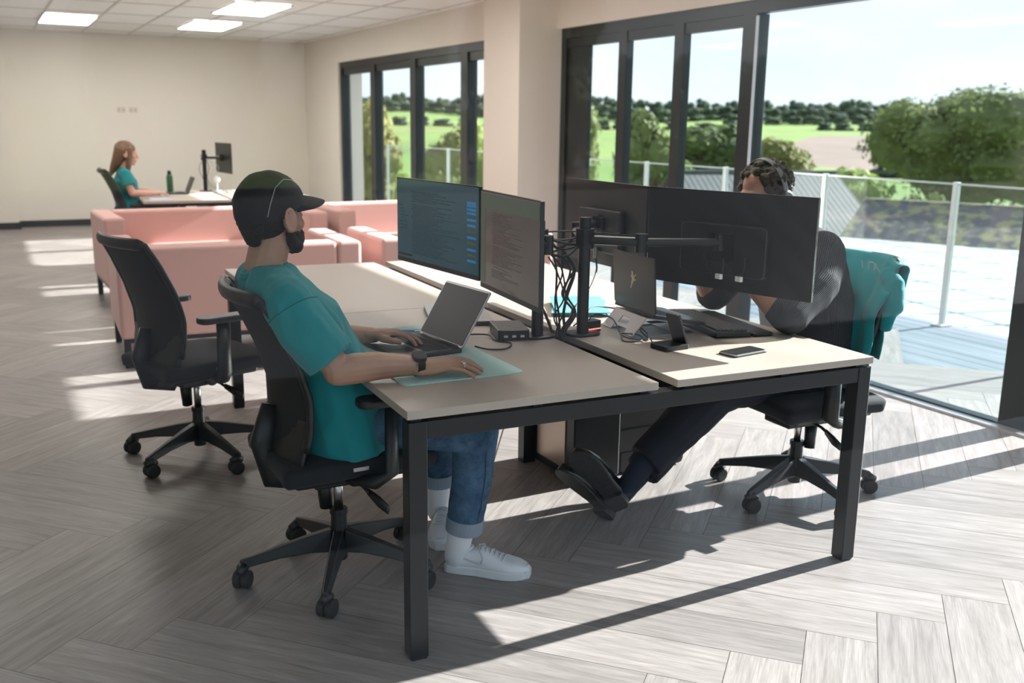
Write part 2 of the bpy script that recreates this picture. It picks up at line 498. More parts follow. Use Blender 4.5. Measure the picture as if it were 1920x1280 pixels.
# back wall, left wall, pilaster
g = MB(); g.box(A_L, S_BACK, 0, A_G + .3, S_BACK + .2, Z_C); room('wall_back', g, M_wall)
g = MB(); g.box(A_L, S_BACK - .22, 0, -.58, S_BACK, Z_C); room('wall_nib', g, M_wall)
g = MB(); g.box(A_L - .2, S_F, 0, A_L, S_BACK + .2, Z_C); room('wall_left', g, M_wall)
g = MB(); g.box(-.58, S_BACK - .018, 0, A_G, S_BACK, .09); g.box(A_L, S_BACK - .238, 0, -.56, S_BACK - .22, .09); g.box(-.58, S_BACK - .22, 0, -.562, S_BACK - .018, .09)
room('baseboard_back', g, M_base)
# faint socket plates high on the back wall
for k, (dx, lab) in enumerate(((0, 'small pale wall socket plate, left of the pair high on the far wall'), (.16, 'small pale wall socket plate, right of the pair high on the far wall'))):
    t = thing('wall_socket', lab, 'socket', ((.86 + dx) * math.cos(DL) - S_BACK * math.sin(DL), (.86 + dx) * math.sin(DL) + S_BACK * math.cos(DL), 1.62), DL, 'wall sockets on the back wall')
    f = MB(); f.prism(rrect(.12, .085, .01), .0, .009, Rx(PI / 2)); obj('plate', f, mat('socket_plate', (.66, .58, .53), .5), t)
    for x in (-.03, .03):
        f = MB(); f.box(x - .008, -.0115, -.02, x + .008, -.008, .02); obj('slot', f, mat('socket_slot', (.35, .3, .28), .5), t)

# window side: bulkhead, piers, two openings
WA0, WA1, WB0, WB1 = 6.55, 11.33, .40, 5.27
g = MB()
g.box(A_G - .03, WB0 - .02, 2.30, A_G + .32, S_BACK, Z_C)                     # over the openings
g.box(A_G - .03, S_F, 2.30, A_G + .32, WB0 - .02, Z_C)
g.box(A_G - .03, WA1, 0, A_G + .32, S_BACK, 2.30)
g.box(A_G - .40, 5.30, 0, A_G + .32, 5.98, Z_C)                              # pier
g.box(A_G - .03, 5.98, 0, A_G + .32, WA0, 2.30)
room('wall_right', g, M_wall)
g = MB(); g.box(A_G - .05, WA1, 0, A_G - .03, S_BACK - .02, .09); g.box(A_G - .42, 5.3, 0, A_G - .40, 5.98, .09)
room('baseboard_right', g, M_base)

def leafset(name, s0, s1, posts, pw, pd, a0, head=2.30, gl=True):
    f = MB()
    f.box(a0, s0, 2.215, a0 + pd, s1, head)         # head
    f.box(a0, s0, 0, a0 + pd, s1, .02)              # threshold
    f.box(a0, s1 - .08, 0.02, a0 + pd, s1, 2.215)
    f.box(a0, s0, 0.02, a0 + pd, s0 + .08, 2.215)
    for p in posts:
        f.box(a0, p - pw / 2, .02, a0 + pd, p + pw / 2, 2.215)
    return f
# window A (far)
f = leafset('wa', WA0, WA1, [10.03, 8.67, 7.26], .16, .12, A_G + .0)
edges = [WA0 + .08, 7.18, 7.34, 8.59, 8.75, 9.95, 10.11, WA1 - .08]
for k in range(0, 8, 2):
    f.box(A_G + .02, edges[k], 2.13, A_G + .08, edges[k + 1], 2.215); f.box(A_G + .02, edges[k], .02, A_G + .08, edges[k + 1], .1)
w1 = room('window_1', f, M_frame)
for k in range(0, 8, 2):
    q = MB(); q.box(A_G + .045, edges[k], .1, A_G + .051, edges[k + 1], 2.13); obj('pane', q, M_glass, w1)
# window B (near): three folding leaves and the wide opening
f = leafset('wb', WB0, WB1, [4.335, 3.615], .105, .07, A_G + .0)
f.box(A_G, 2.79, .02, A_G + .10, 2.93, 2.215)
f.box(A_G, .62, .02, A_G + .09, .765, 2.215)
eb = [2.93, 3.5625, 3.6675, 4.2825, 4.3875, WB1 - .08]
for k in range(0, 6, 2):
    f.box(A_G + .01, eb[k], 2.14, A_G + .06, eb[k + 1], 2.215); f.box(A_G + .01, eb[k], .02, A_G + .06, eb[k + 1], .1)
f.box(A_G + .02, 4.86, .1, A_G + .06, 5.19, 2.14)
w2 = room('window_2', f, M_frame)
eb[5] = 4.86
for k in range(0, 6, 2):
    q = MB(); q.box(A_G + .035, eb[k], .1, A_G + .041, eb[k + 1], 2.14); obj('pane', q, M_glass, w2)
q = MB(); q.box(A_G + .045, .765, .02, A_G + .051, 2.79, 2.215); obj('pane', q, M_glass, w2)
q = MB(); q.box(A_G - .005, 2.775, .6, A_G + .0, 2.80, 2.2); obj('edge_seal', q, mat('grey_seal', (.55, .62, .72), .4), w2)
# pale floor track under the big opening
g = MB(); g.box(A_G - .06, .40, 0, A_G - .001, 5.27, .012); room('trim_2', g, mat('threshold_strip', (.62, .62, .62), .35, .6))
# narrow return panes towards the glazed front
f = MB()
for p in (.33, -.9):
    f.box(A_G, p, 0, A_G + .09, p + .07, 2.215)
f.box(A_G, S_F, 2.215, A_G + .09, .40, 2.30); f.box(A_G, S_F, 0, A_G + .09, .4, .02)
w3 = room('window_3', f, M_frame)
q = MB(); q.box(A_G + .04, S_F + .1, .02, A_G + .046, -.9, 2.215); q.box(A_G + .04, -.83, .02, A_G + .046, .33, 2.215); obj('pane', q, M_glass, w3)
# glazed front (the camera stands outside it)
f = MB()
f.box(A_L, S_F - .05, 2.45, A_G + .09, S_F + .05, Z_C); f.box(A_L, S_F - .05, 0, A_G + .09, S_F + .05, .05)
f.box(A_G, S_F - .05, .05, A_G + .09, S_F + .05, 2.45); f.box(-2.6, S_F - .05, .05, -2.5, S_F + .05, 2.45); f.box(A_L, S_F - .05, .05, A_L + .1, S_F + .05, 2.45)
w4 = room('window_4', f, M_frame)
q = MB(); q.box(-2.5, S_F - .003, .05, A_G, S_F + .003, 2.45); obj('pane', q, M_fglass, w4)
q = MB(); q.box(A_L + .1, S_F - .003, .05, -2.6, S_F + .003, 2.45); obj('pane', q, M_glass, w4)
# roof slab
g = MB(); g.box(A_L - .3, S_F - .15, Z_C + .25, A_G + .42, S_BACK + .3, Z_C + .5); room('roof', g, mat('roof_edge', (.25, .25, .26), .7))
# ------------------------------------------------------------------ outside
def board_mat():
    m = bpy.data.materials.new('weathered_sky_tinted_deck'); m.use_nodes = True; nt = m.node_tree; b = nt.nodes['Principled BSDF']
    t = nt.nodes.new('ShaderNodeTexCoord'); mp = nt.nodes.new('ShaderNodeMapping'); mp.inputs['Scale'].default_value = (7, .35, 1)
    nt.links.new(t.outputs['Object'], mp.inputs[0])
    n = nt.nodes.new('ShaderNodeTexNoise'); n.inputs['Scale'].default_value = 1.0; n.inputs['Detail'].default_value = 6
    nt.links.new(mp.outputs[0], n.inputs['Vector'])
    r = nt.nodes.new('ShaderNodeValToRGB'); r.color_ramp.elements[0].position = .3; r.color_ramp.elements[0].color = (.10, .12, .145, 1)
    r.color_ramp.elements[1].position = .72; r.color_ramp.elements[1].color = (.24, .27, .31, 1)  # grey board streaks with the blue of reflected sky mixed into the colour
    nt.links.new(n.outputs['Fac'], r.inputs[0]); nt.links.new(r.outputs[0], b.inputs['Base Color'])
    b.inputs['Roughness'].default_value = .45
    return m
M_deck = board_mat()
g = MB(); a = A_G + .1
while a < 5.78:
    g.box(a, S_F - 3, -.06, a + .136, 16, -.03); a += .142
room('terrace_deck', g, M_deck)
g = MB(); g.box(A_L, S_F - 3, -.06, A_G + .09, S_F - .06, -.03); room('terrace_front', g, mat('dark_terrace', (.05, .055, .06), .7))
g = MB(); g.box(A_L - .3, S_F - 3, -6.5, 5.72, 16, -.31); room('building_base', g, mat('render_wall', (.4, .4, .4), .8))

M_post = mat('pale_steel_post', (.62, .66, .66), .35, .6)
RM = Rz(DL)
fence = thing('glass_balustrade', 'clear glass balustrade with pale metal posts along the terrace edge', 'balustrade', (0, 0, 0), DL)
s = .08 - 1.36 * 2; k = 0
while s < 15.5:
    f = MB(); f.box(5.67, s - .022, -.03, 5.71, s + .022, 1.10); f.box(5.62, s - .05, -.03, 5.76, s + .05, -.015)
    obj('post', f, M_post, fence, bevel=.004)
    if s + 1.36 < 15.6:
        f = MB(); f.box(5.685, s + .03, .04, 5.697, s + 1.33, 1.075); obj('glass_panel', f, M_bglass, fence)
    s += 1.36
f = MB(); f.box(5.683, -2.7, 1.078, 5.699, 15, 1.092); obj('top_rail', f, mat('rail', (.5, .55, .55), .3, .6), fence)

def hgt(x, y):
    r = math.hypot(x, y)
    K = [(0, -6.5), (60, -6.5), (200, -9.5), (350, -8), (500, -3.5), (700, 4), (900, 12), (1100, 16), (3000, 18)]
    for (a0, h0), (a1, h1) in zip(K, K[1:]):
        if r <= a1:
            t = (r - a0) / (a1 - a0); t = t * t * (3 - 2 * t); h = h0 + (h1 - h0) * t; break
    else: h = 18
    if r > 80: h += noise.noise(Vector((x / 260, y / 260, 1.3))) * min(6, (r - 80) / 70)
    return h
def terrain():
    vs = []; fs = []
    rr = [0, 20, 45, 60, 90, 130, 180, 240, 310, 380, 450, 520, 590, 660, 730, 800, 870, 940, 1020, 1150, 1500, 2500]
    na = 120
    for r in rr:
        for i in range(na):
            a = 2 * PI * i / na; x, y = r * math.sin(a), r * math.cos(a)
            vs.append((x, y, hgt(x, y)))
    for i in range(len(rr) - 1):
        for j in range(na):
            k = (j + 1) % na; fs.append((i * na + j, i * na + k, (i + 1) * na + k, (i + 1) * na + j))
    m = bpy.data.materials.new('fields'); m.use_nodes = True; nt = m.node_tree; b = nt.nodes['Principled BSDF']; b.inputs['Roughness'].default_value = .95
    b.inputs['Specular IOR Level'].default_value = .1
    t = nt.nodes.new('ShaderNodeTexCoord'); v = nt.nodes.new('ShaderNodeTexVoronoi'); v.inputs['Scale'].default_value = .0052
    nt.links.new(t.outputs['Object'], v.inputs['Vector'])
    sx = nt.nodes.new('ShaderNodeSeparateXYZ'); nt.links.new(v.outputs['Color'], sx.inputs[0])
    r = nt.nodes.new('ShaderNodeValToRGB'); r.color_ramp.interpolation = 'CONSTANT'
    r.color_ramp.elements[0].color = (.175, .245, .075, 1); r.color_ramp.elements[1].position = .45; r.color_ramp.elements[1].color = (.145, .205, .065, 1)
    for p, c in ((.68, (.22, .27, .09, 1)), (.84, (.22, .17, .14, 1)), (.92, (.19, .235, .08, 1))):
        e = r.color_ramp.elements.new(p); e.color = c
    nt.links.new(sx.outputs[0], r.inputs[0])
    n = nt.nodes.new('ShaderNodeTexNoise'); n.inputs['Scale'].default_value = .03; n.inputs['Detail'].default_value = 6
    nt.links.new(t.outputs['Object'], n.inputs['Vector'])
    mx = nt.nodes.new('ShaderNodeMixRGB'); mx.blend_type = 'OVERLAY'; mx.inputs[0].default_value = .35
    nt.links.new(r.outputs[0], mx.inputs[1]); nt.links.new(n.outputs['Fac'], mx.inputs[2]); nt.links.new(mx.outputs[0], b.inputs['Base Color'])
    g = MB(); g.v = vs; g.f = fs; g.m = [0] * len(fs)
    o = obj('ground', g, m, smooth=True); o['kind'] = 'structure'
terrain()

def leaf_mat(name, c0, c1):
    m = bpy.data.materials.new(name); m.use_nodes = True; nt = m.node_tree; b = nt.nodes['Principled BSDF']
    b.inputs['Roughness'].default_value = .7; b.inputs['Specular IOR Level'].default_value = .2
    oi = nt.nodes.new('ShaderNodeObjectInfo'); g = nt.nodes.new('ShaderNodeNewGeometry')
    n = nt.nodes.new('ShaderNodeTexNoise'); n.inputs['Scale'].default_value = .9; n.inputs['Detail'].default_value = 3
    t = nt.nodes.new('ShaderNodeTexCoord'); nt.links.new(t.outputs['Object'], n.inputs['Vector'])
    ad = nt.nodes.new('ShaderNodeMath'); ad.operation = 'MULTIPLY_ADD'; ad.inputs[1].default_value = .5; ad.inputs[2].default_value = .0
    nt.links.new(oi.outputs['Random'], ad.inputs[0])
    ad2 = nt.nodes.new('ShaderNodeMath'); ad2.operation = 'ADD'
    nt.links.new(ad.outputs[0], ad2.inputs[0]); nt.links.new(n.outputs['Fac'], ad2.inputs[1])
    mr = nt.nodes.new('ShaderNodeMapRange'); mr.inputs['From Min'].default_value = .35; mr.inputs['From Max'].default_value = 1.1
    nt.links.new(ad2.outputs[0], mr.inputs['Value'])
    mx = nt.nodes.new('ShaderNodeMixRGB'); mx.inputs[1].default_value = (*c0, 1); mx.inputs[2].default_value = (*c1, 1)
    nt.links.new(mr.outputs[0], mx.inputs[0]); nt.links.new(mx.outputs[0], b.inputs['Base Color'])
    tl = nt.nodes.new('ShaderNodeBsdfTranslucent'); nt.links.new(mx.outputs[0], tl.inputs[0])
    ms = nt.nodes.new('ShaderNodeMixShader'); ms.inputs[0].default_value = .3
    out = nt.nodes['Material Output']
    nt.links.new(b.outputs[0], ms.inputs[1]); nt.links.new(tl.outputs[0], ms.inputs[2]); nt.links.new(ms.outputs[0], out.inputs[0])
    return m
M_leafd = leaf_mat('oak_leaves', (.065, .10, .035), (.20, .24, .085))
M_leafl = leaf_mat('hedge_leaves', (.13, .20, .045), (.32, .38, .10))
M_leafa = leaf_mat('autumn_leaves', (.10, .12, .035), (.28, .26, .08))
M_bark = mat('bark', (.09, .07, .05), .9, bump=(6, .6, .02))
def tree_proto(name, label, seed, m, n_blob=11, leaves=3800, lsize=.045, squash=.8, trunk=.28):
    """unit tree: height 1, crown about 1 wide"""
    rnd = random.Random(seed)
    t = thing(name, label, 'tree')
    tk = MB(); tk.tube([(0, 0, -.05), (.01, 0, trunk), (0, .01, trunk + .25)], [.035, .026, .016], 8)
    for q in range(6):
        a = rnd.random() * 6.28
        tk.tube([(0, 0, trunk * (.8 + .1 * q / 3)), (.12 * math.cos(a), .12 * math.sin(a), trunk + .15), (.28 * math.cos(a), .28 * math.sin(a), trunk + .32)], [.014, .010, .004], 5)
    obj('trunk', tk, M_bark, t, smooth=True)
    blobs = []
    for i in range(n_blob):
        a = rnd.random() * 6.28; rr = .33 * math.sqrt(rnd.random()); z = .38 + .42 * rnd.random()
        blobs.append((Vector((rr * math.cos(a), rr * math.sin(a), z)), .15 + .10 * rnd.random()))
    blobs.append((Vector((0, 0, .62)), .27)); blobs.append((Vector((0, 0, .45)), .27))
    if trunk < .1: blobs += [(Vector((.3 * math.cos(q), .3 * math.sin(q), .22)), .24) for q in range(6)]
    g = MB()
    for c, r in blobs:
        k0 = len(g.v)
        g.ell(c, (r * .86, r * .86, r * .86 * squash), n=10, m=7)
        for i in range(k0, len(g.v)):
            v = Vector(g.v[i]); d = (v - c); g.v[i] = tuple(c + d * (1 + .35 * noise.noise(v * 9 + Vector((seed, 0, 0)))))
    for i in range(leaves):
        c, r = blobs[rnd.randrange(len(blobs))]
        d = Vector((rnd.gauss(0, 1), rnd.gauss(0, 1), rnd.gauss(0, 1) + .15)).normalized()
        p = c + Vector((d.x, d.y, d.z * squash)) * r * (.80 + .34 * rnd.random())
        nrm = (d + Vector((rnd.uniform(-.7, .7), rnd.uniform(-.7, .7), rnd.uniform(-.5, .9)))).normalized()
        u = nrm.orthogonal().normalized(); v = nrm.cross(u); ang = rnd.random() * 6.28
        u, v = u * math.cos(ang) + v * math.sin(ang), v * math.cos(ang) - u * math.sin(ang)
        s_ = lsize * (.5 + rnd.random() * .8)
        g.add([p - u * s_, p - v * s_ * .6, p + u * s_, p + v * s_ * .6], [(0, 1, 2, 3)])
    obj('crown', g, m, t)
    return t
protoA = tree_proto('tree', 'broad dark green oak tree on the right beyond the terrace, largest tree in view', 3, M_leafd, 17, 13000, .017)
protoB = tree_proto('tree', 'tree', 8, M_leafd, 9, 2600, .042)
protoC = tree_proto('tree', 'tree', 21, M_leafl, 12, 3600, .034, trunk=.12)
protoD = tree_proto('tree', 'tree', 33, M_leafa, 11, 3000, .038)
M_leafe = leaf_mat('haze_tinted_leaves', (.075, .115, .075), (.12, .16, .10))  # distance haze put into the leaf colour: bluer, softer green
protoE = tree_proto('tree', 'tree', 44, M_leafe, 16, 1500, .05, trunk=.04)
used = set()
def place_tree(proto, az, r, width, label, group=None, top=None, hz=None, rz=0):
    """az in degrees from the desk's long axis; crown about `width` wide"""
    x, y = r * math.sin(math.radians(az)), r * math.cos(math.radians(az))
    zb = hgt(x, y)
    hh = (top - zb) if top is not None else width * 1.0
    loc = (x, y, zb); sc = (width, width, hh)
    if id(proto) not in used:
        used.add(id(proto)); proto.location = loc; proto.scale = sc; proto.rotation_euler = (0, 0, rz); proto['label'] = label
        if group: proto['group'] = group
        return proto
    return dup(proto, loc, rz, label, group, sc)
rnd = random.Random(4)
place_tree(protoA, 51.0, 75, 14, 'broad dark green oak tree on the right beyond the terrace, largest tree in view', top=4.9)
place_tree(protoA, 61.0, 72, 9, 'dark green oak at the right edge of the picture behind the broadest oak', top=3.8, rz=2)
place_tree(protoB, 38.0, 110, 13, 'round dark green tree seen through the window bay left of the wide opening', top=2.2)
place_tree(protoD, 41.5, 95, 9, 'olive green tree just right of the bay post, left of the open pasture', top=1.0, rz=1)
place_tree(protoB, 29.8, 74, 5.4, 'green tree behind the leftmost pane of the near window', top=3.6, rz=1.3)
place_tree(protoB, 33.2, 66, 5.6, 'green tree behind the middle pane of the near window', top=3.0, rz=4)
place_tree(protoC, 44.2, 60, 8, 'yellow-green bushy tree behind the balustrade above the grey barn roof', top=-.6)
place_tree(protoC, 47.0, 50, 3.4, 'pale green bushy tree between the grey barn and the broadest oak', top=-.9, rz=2)
place_tree(protoC, 36.2, 84, 3.6, 'small yellow bush behind the middle posts of the near window', top=-1.2, rz=3)
place_tree(protoD, 53.5, 42, 3.6, 'ochre leaved bush just beyond the mossy roof, at the right', top=-1.0, rz=2)
place_tree(protoC, 58.5, 42, 3.6, 'low green bush at the right edge behind the mossy roof', top=-.9, rz=5)
place_tree(protoB, 50.0, 49, 3.2, 'dark green shrub below the broadest oak', top=-1.2, rz=5)
place_tree(protoD, 17.0, 60, 5.5, 'olive tree behind the leftmost pane of the far window', top=3.4, rz=2)
place_tree(protoD, 21.7, 58, 4.6, 'olive green tree behind the second widest pane of the far window', top=1.6, rz=4)
place_tree(protoC, 23.9, 60, 4, 'yellow-green tree behind the rightmost pane of the far window', top=2.2, rz=4)
place_tree(protoC, 19.0, 80, 5, 'yellow-green bush low behind the second pane of the far window', top=-1.5, rz=4)
for R_b, az in ((842, -8.0), (905, -7.57)):
  i = 0
  while az < 74:
    rr = R_b + 30 * math.sin(az * .7); w = rnd.uniform(16, 18)
    x, y = rr * math.sin(math.radians(az)), rr * math.cos(math.radians(az))
    place_tree((protoE, protoE, protoE)[i % 3], az, rr, w, 'distant tree in the unbroken belt along the hilltop', 'trees along the hilltop', top=hgt(x, y) + rnd.uniform(12, 18) * (.72 if R_b < 870 else 1.05), rz=rnd.random() * 6)
    az += .86; i += 1
for (a0, a1, r0, r1) in ((43, 58, 560, 600), (38, 50, 640, 690), (46, 62, 400, 430), (12, 26, 620, 560), (28, 40, 520, 560), (47, 56, 250, 240)):
    az = a0
    while az < a1:
        q = (az - a0) / (a1 - a0); rr = r0 + (r1 - r0) * q; w = rnd.uniform(8, 15)
        x, y = rr * math.sin(math.radians(az)), rr * math.cos(math.radians(az))
        place_tree(protoE, az, rr, w, 'small far tree or bush in a hedgerow between the fields', 'hedgerow trees between the fields', top=hgt(x, y) + rnd.uniform(4, 8), rz=rnd.random() * 6)
        az += w / rr * 57.3 * 1.15; i += 1
# trees and a shed roof on the photographer's side, seen only as reflections in the glazed front
for (x, y, w, h_) in ((4, -28, 5.6, 9), (10, -29, 5.6, 8.4), (16, -30, 5.6, 7.6), (-2, -27, 5.6, 9.5), (22, -31, 5.6, 4.5), (-8, -27, 5.6, 9), (28, -31, 5.6, 4.5), (34, -30, 5.6, 4), (40, -30, 5.6, 4)):
    o = dup(protoD if int(x) % 2 else protoB, (x, y, -3), x, 'tall garden tree behind the viewer, seen only as a reflection', 'trees mirrored in the glass', (w, w, h_ + 3))

def gable(name, label, cx, cy, rz, L, wd, z_e, z_r, z_b, mroof, mwall, extras=None):
    t = thing(name, label, 'building', (cx, cy, 0), rz)
    g = MB(); g.prism([(-wd / 2, z_b), (wd / 2, z_b), (wd / 2, z_e), (0, z_r - .08), (-wd / 2, z_e)], -L / 2, L / 2, Matrix(((0, 0, 1, 0), (1, 0, 0, 0), (0, 1, 0, 0), (0, 0, 0, 1))))
    obj('wall', g, mwall, t)
    for sgn in (-1, 1):
        g = MB(); n = 26
        a = Vector((0, 0, z_r)); b = Vector((0, sgn * (wd / 2 + .35), z_e - (z_r - z_e) * .7 / wd))
        grid = [[(-L / 2 - .3 + (L + .6) * i / 60, a.y + (b.y - a.y) * j / 2, a.z + (b.z - a.z) * j / 2 + .006 * math.cos(i * PI)) for j in range(3)] for i in range(61)]
        g.sheet(grid, .05); obj('roof_slope', g, mroof, t)
    g = MB(); g.box(-L / 2 - .3, -.14, z_r - .03, L / 2 + .3, .14, z_r + .07); obj('ridge_cap', g, mroof, t)
    return t
M_slate = mat('grey_sheet_roof', (.095, .092, .092), .75, var=(1.2, .2))
M_moss = mat('mossy_roof', (.20, .18, .13), .9)
nt = M_moss.node_tree; b_ = nt.nodes['Principled BSDF']; n_ = nt.nodes.new('ShaderNodeTexNoise'); n_.inputs['Scale'].default_value = 2.6; n_.inputs['Detail'].default_value = 8
r_ = nt.nodes.new('ShaderNodeValToRGB'); r_.color_ramp.elements[0].position = .47; r_.color_ramp.elements[0].color = (.10, .095, .10, 1); r_.color_ramp.elements[1].position = .6; r_.color_ramp.elements[1].color = (.26, .235, .11, 1)
t_ = nt.nodes.new('ShaderNodeTexCoord'); nt.links.new(t_.outputs['Object'], n_.inputs['Vector']); nt.links.new(n_.outputs['Fac'], r_.inputs[0]); nt.links.new(r_.outputs[0], b_.inputs['Base Color'])
M_brick = mat('outbuilding_wall', (.30, .24, .2), .9)
gable('barn', 'grey sheet roofed barn behind the balustrade, above the white roof panels', 26.5, 31, math.radians(-12), 7, 9, -3.0, -.35, -6.5, M_slate, M_brick)
gable('barn', 'mossy brown roofed outbuilding at the right beyond the balustrade', 27.5, 16.5, math.radians(-62), 13, 9, -2.9, -.85, -6.5, M_moss, M_brick)
gable('shed', 'long grey ribbed shed roof behind the viewer, seen only as a reflection', 9.5, -17.5, math.radians(4), 24, 7, -1.6, .35, -6.5, mat('shed_roof', (.10, .10, .115), .6), mat('shed_wall', (.02, .02, .022), .9))
# pale panelled roof just below the terrace
def panel_mat():
    m = bpy.data.materials.new('white_roof_panels'); m.use_nodes = True; nt = m.node_tree; b = nt.nodes['Principled BSDF']
    t = nt.nodes.new('ShaderNodeTexCoord'); br = nt.nodes.new('ShaderNodeTexBrick')
    br.inputs['Scale'].default_value = 1; br.inputs['Brick Width'].default_value = 2.0; br.inputs['Row Height'].default_value = 1.15; br.inputs['Mortar Size'].default_value = .07; br.offset = 0
    br.inputs['Color1'].default_value = (.62, .65, .68, 1); br.inputs['Color2'].default_value = (.52, .50, .48, 1); br.inputs['Mortar'].default_value = (.12, .14, .17, 1)
    nt.links.new(t.outputs['Object'], br.inputs['Vector']); nt.links.new(br.outputs['Color'], b.inputs['Base Color']); b.inputs['Roughness'].default_value = .35
    return m
t = thing('panelled_roof', 'low white panelled roof beyond the glass balustrade', 'roof', (16.5, 9, -1.9), math.radians(-9))
g = MB(); g.box(-8.2, -13, -.1, 8, 13, 0); obj('roof_panel', g, panel_mat(), t)
g = MB(); g.box(-8.1, -12.9, -4.6, 7.9, 12.9, -.1); obj('wall', g, M_brick, t)

# ------------------------------------------------------------------ the bench of desks
def bench(loc, label, nY=2, ly=1.406, legsx=None):
    t = thing('bench_desk', label, 'desk', loc)
    g_ = .0702
    for ix in (0, 1):
        for iy in range(nY):
            x0 = ix * (.8 + g_); f = MB(); f.box(x0, iy * ly + .002, .716, x0 + .8, (iy + 1) * ly - .002, .740)
            obj('tabletop', f, M_desktop, t, bevel=.0015)
    W_ = 1.6 + g_; T_ = nY * ly
    for (x, y) in ((.004, .004), (W_ - .059, .004), (.004, T_ - .06), (W_ - .059, T_ - .06)):
        f = MB(); f.box(x, y, 0.006, x + .055, y + .055, .706); f.box(x + .003, y + .003, 0, x + .052, y + .052, .008); obj('leg', f, M_black, t, bevel=.003)
    for x in (1.035,):
        for yy in (ly - .03,):
            f = MB(); f.box(x, yy, 0, x + .06, yy + .06, .66); obj('leg', f, M_black, t, bevel=.003)
    f = MB()
    for yy in (.006, ly - .028, T_ - .056):
        f.box(.059, yy, .655, W_ - .059, yy + .05, .706)
    obj('cross_beam', f, M_black, t, bevel=.002)
    f = MB()
    for x in (.06, .74 - .05, .93, W_ - .10):
        f.box(x, .06, .665, x + .04, T_ - .06, .700)
    for x in (.03, .4, .76, .92, 1.3, 1.62):
        for yy in (.03, ly, T_ - .03): f.box(x - .015, yy - .015, .700, x + .015, yy + .015, .717)
    obj('side_rail', f, M_black, t)
    f = MB()
    f.box(.74, .22, .625, .95, 1.12, .63); f.box(.74, .22, .63, .744, 1.12, .66); f.box(.946, .22, .63, .95, 1.12, .66)
    for x in (.71, .94):
        for yy in (.22, 1.0): f.box(x - .006 + .03 * (x < .8), yy, .64, x + .006 + .03 * (x < .8), yy + .03, .70)
    obj('cable_tray', f, M_black, t)
    return t
bench((0, 0, 0), 'bench of four pale wood topped desks on black legs, in the foreground')
# the far desk
t = thing('bench_desk', 'pale wood desk with black frame near the back wall where the woman sits', 'desk', (.04, 7.45, 0))
for ix in (0, 1):
    f = MB(); f.box(ix * .84, 0, .715, ix * .84 + .8, 1.4, .74); obj('tabletop', f, M_desktop, t, bevel=.002)
for x in (.36, .70, 1.24, 1.58):
    for y in (.12, 1.2):
        f = MB(); f.box(x - .03, y - .03, .0, x + .03, y + .03, .70); obj('leg', f, M_black, t)
f = MB(); f.box(.05, .10, .68, 1.62, .14, .714); f.box(.05, 1.18, .68, 1.62, 1.22, .714); obj('cross_beam', f, M_black, t)
f = MB(); f.box(.62, .2, .60, .94, 1.1, .605); f.box(.62, .2, .605, .625, 1.1, .69); f.box(.935, .2, .605, .94, 1.1, .69); f.box(.62, .2, .6, .94, .205, .69)
for yy in (.3, .9): f.box(.62, yy, .685, .66, yy + .03, .716); f.box(.9, yy, .685, .94, yy + .03, .716)
obj('cable_tray', f, M_black, t)

# ------------------------------------------------------------------ sofas
def sofa(label, w, loc, rz=0, arms=(True, True), h=.73, d=.86, aw=.16):
    """back towards -y"""
    t = thing('sofa', label, 'sofa', loc, rz, 'pink sofas')
    x0, x1 = -w / 2, w / 2; a0 = x0 + (aw if arms[0] else 0); a1 = x1 - (aw if arms[1] else 0)
    f = MB(); f.box(a0 + .004, 0, .18, a1 - .004, .17, h); obj('backrest', f, M_pink, t, bevel=.028, seg=4, smooth=False)
    if arms[0]: f = MB(); f.box(x0, 0, .18, a0, d, h); obj('arm', f, M_pink, t, bevel=.028, seg=4)
    if arms[1]: f = MB(); f.box(a1, 0, .18, x1, d, h); obj('arm', f, M_pink, t, bevel=.028, seg=4)
    f = MB(); f.box(a0 + .004, .16, .18, a1 - .004, d - .01, .44); obj('seat', f, M_pink, t, bevel=.035, seg=4)
    for x in (x0 + .015, x1 - .055):
        for y in (.015, d - .055):
            f = MB(); f.box(x, y, 0, x + .04, y + .04, .16); obj('leg', f, M_black, t, bevel=.002)
    f = MB(); f.box(x0 + .015, .015, .155, x1 - .015, d - .015, .182); obj('base_rail', f, M_black, t)
    for c_ in t.children:
        if c_.name.split('.')[0] in ('arm', 'backrest', 'seat'): c_.data.polygons.foreach_set('use_smooth', [True] * len(c_.data.polygons)); c_.modifiers[0].harden_normals = True
    return t
sofa('pink sofa with its back to the desks, directly behind the seated man in the cap', 1.52, (.30, 3.87, 0))
sofa('pink sofa with its back to the desks, mostly hidden behind the open monitor screens', 1.3, (1.86, 3.90, 0))
sofa('pink sofa facing the camera across the lounge, crossed by a band of sunlight', 1.83, (.455, 6.86, 0), PI + .07)
sofa('pink sofa facing the camera near the far window, its back fully sunlit', 1.45, (2.14, 6.98, 0), PI + .12, arms=(False, True), h=.74)
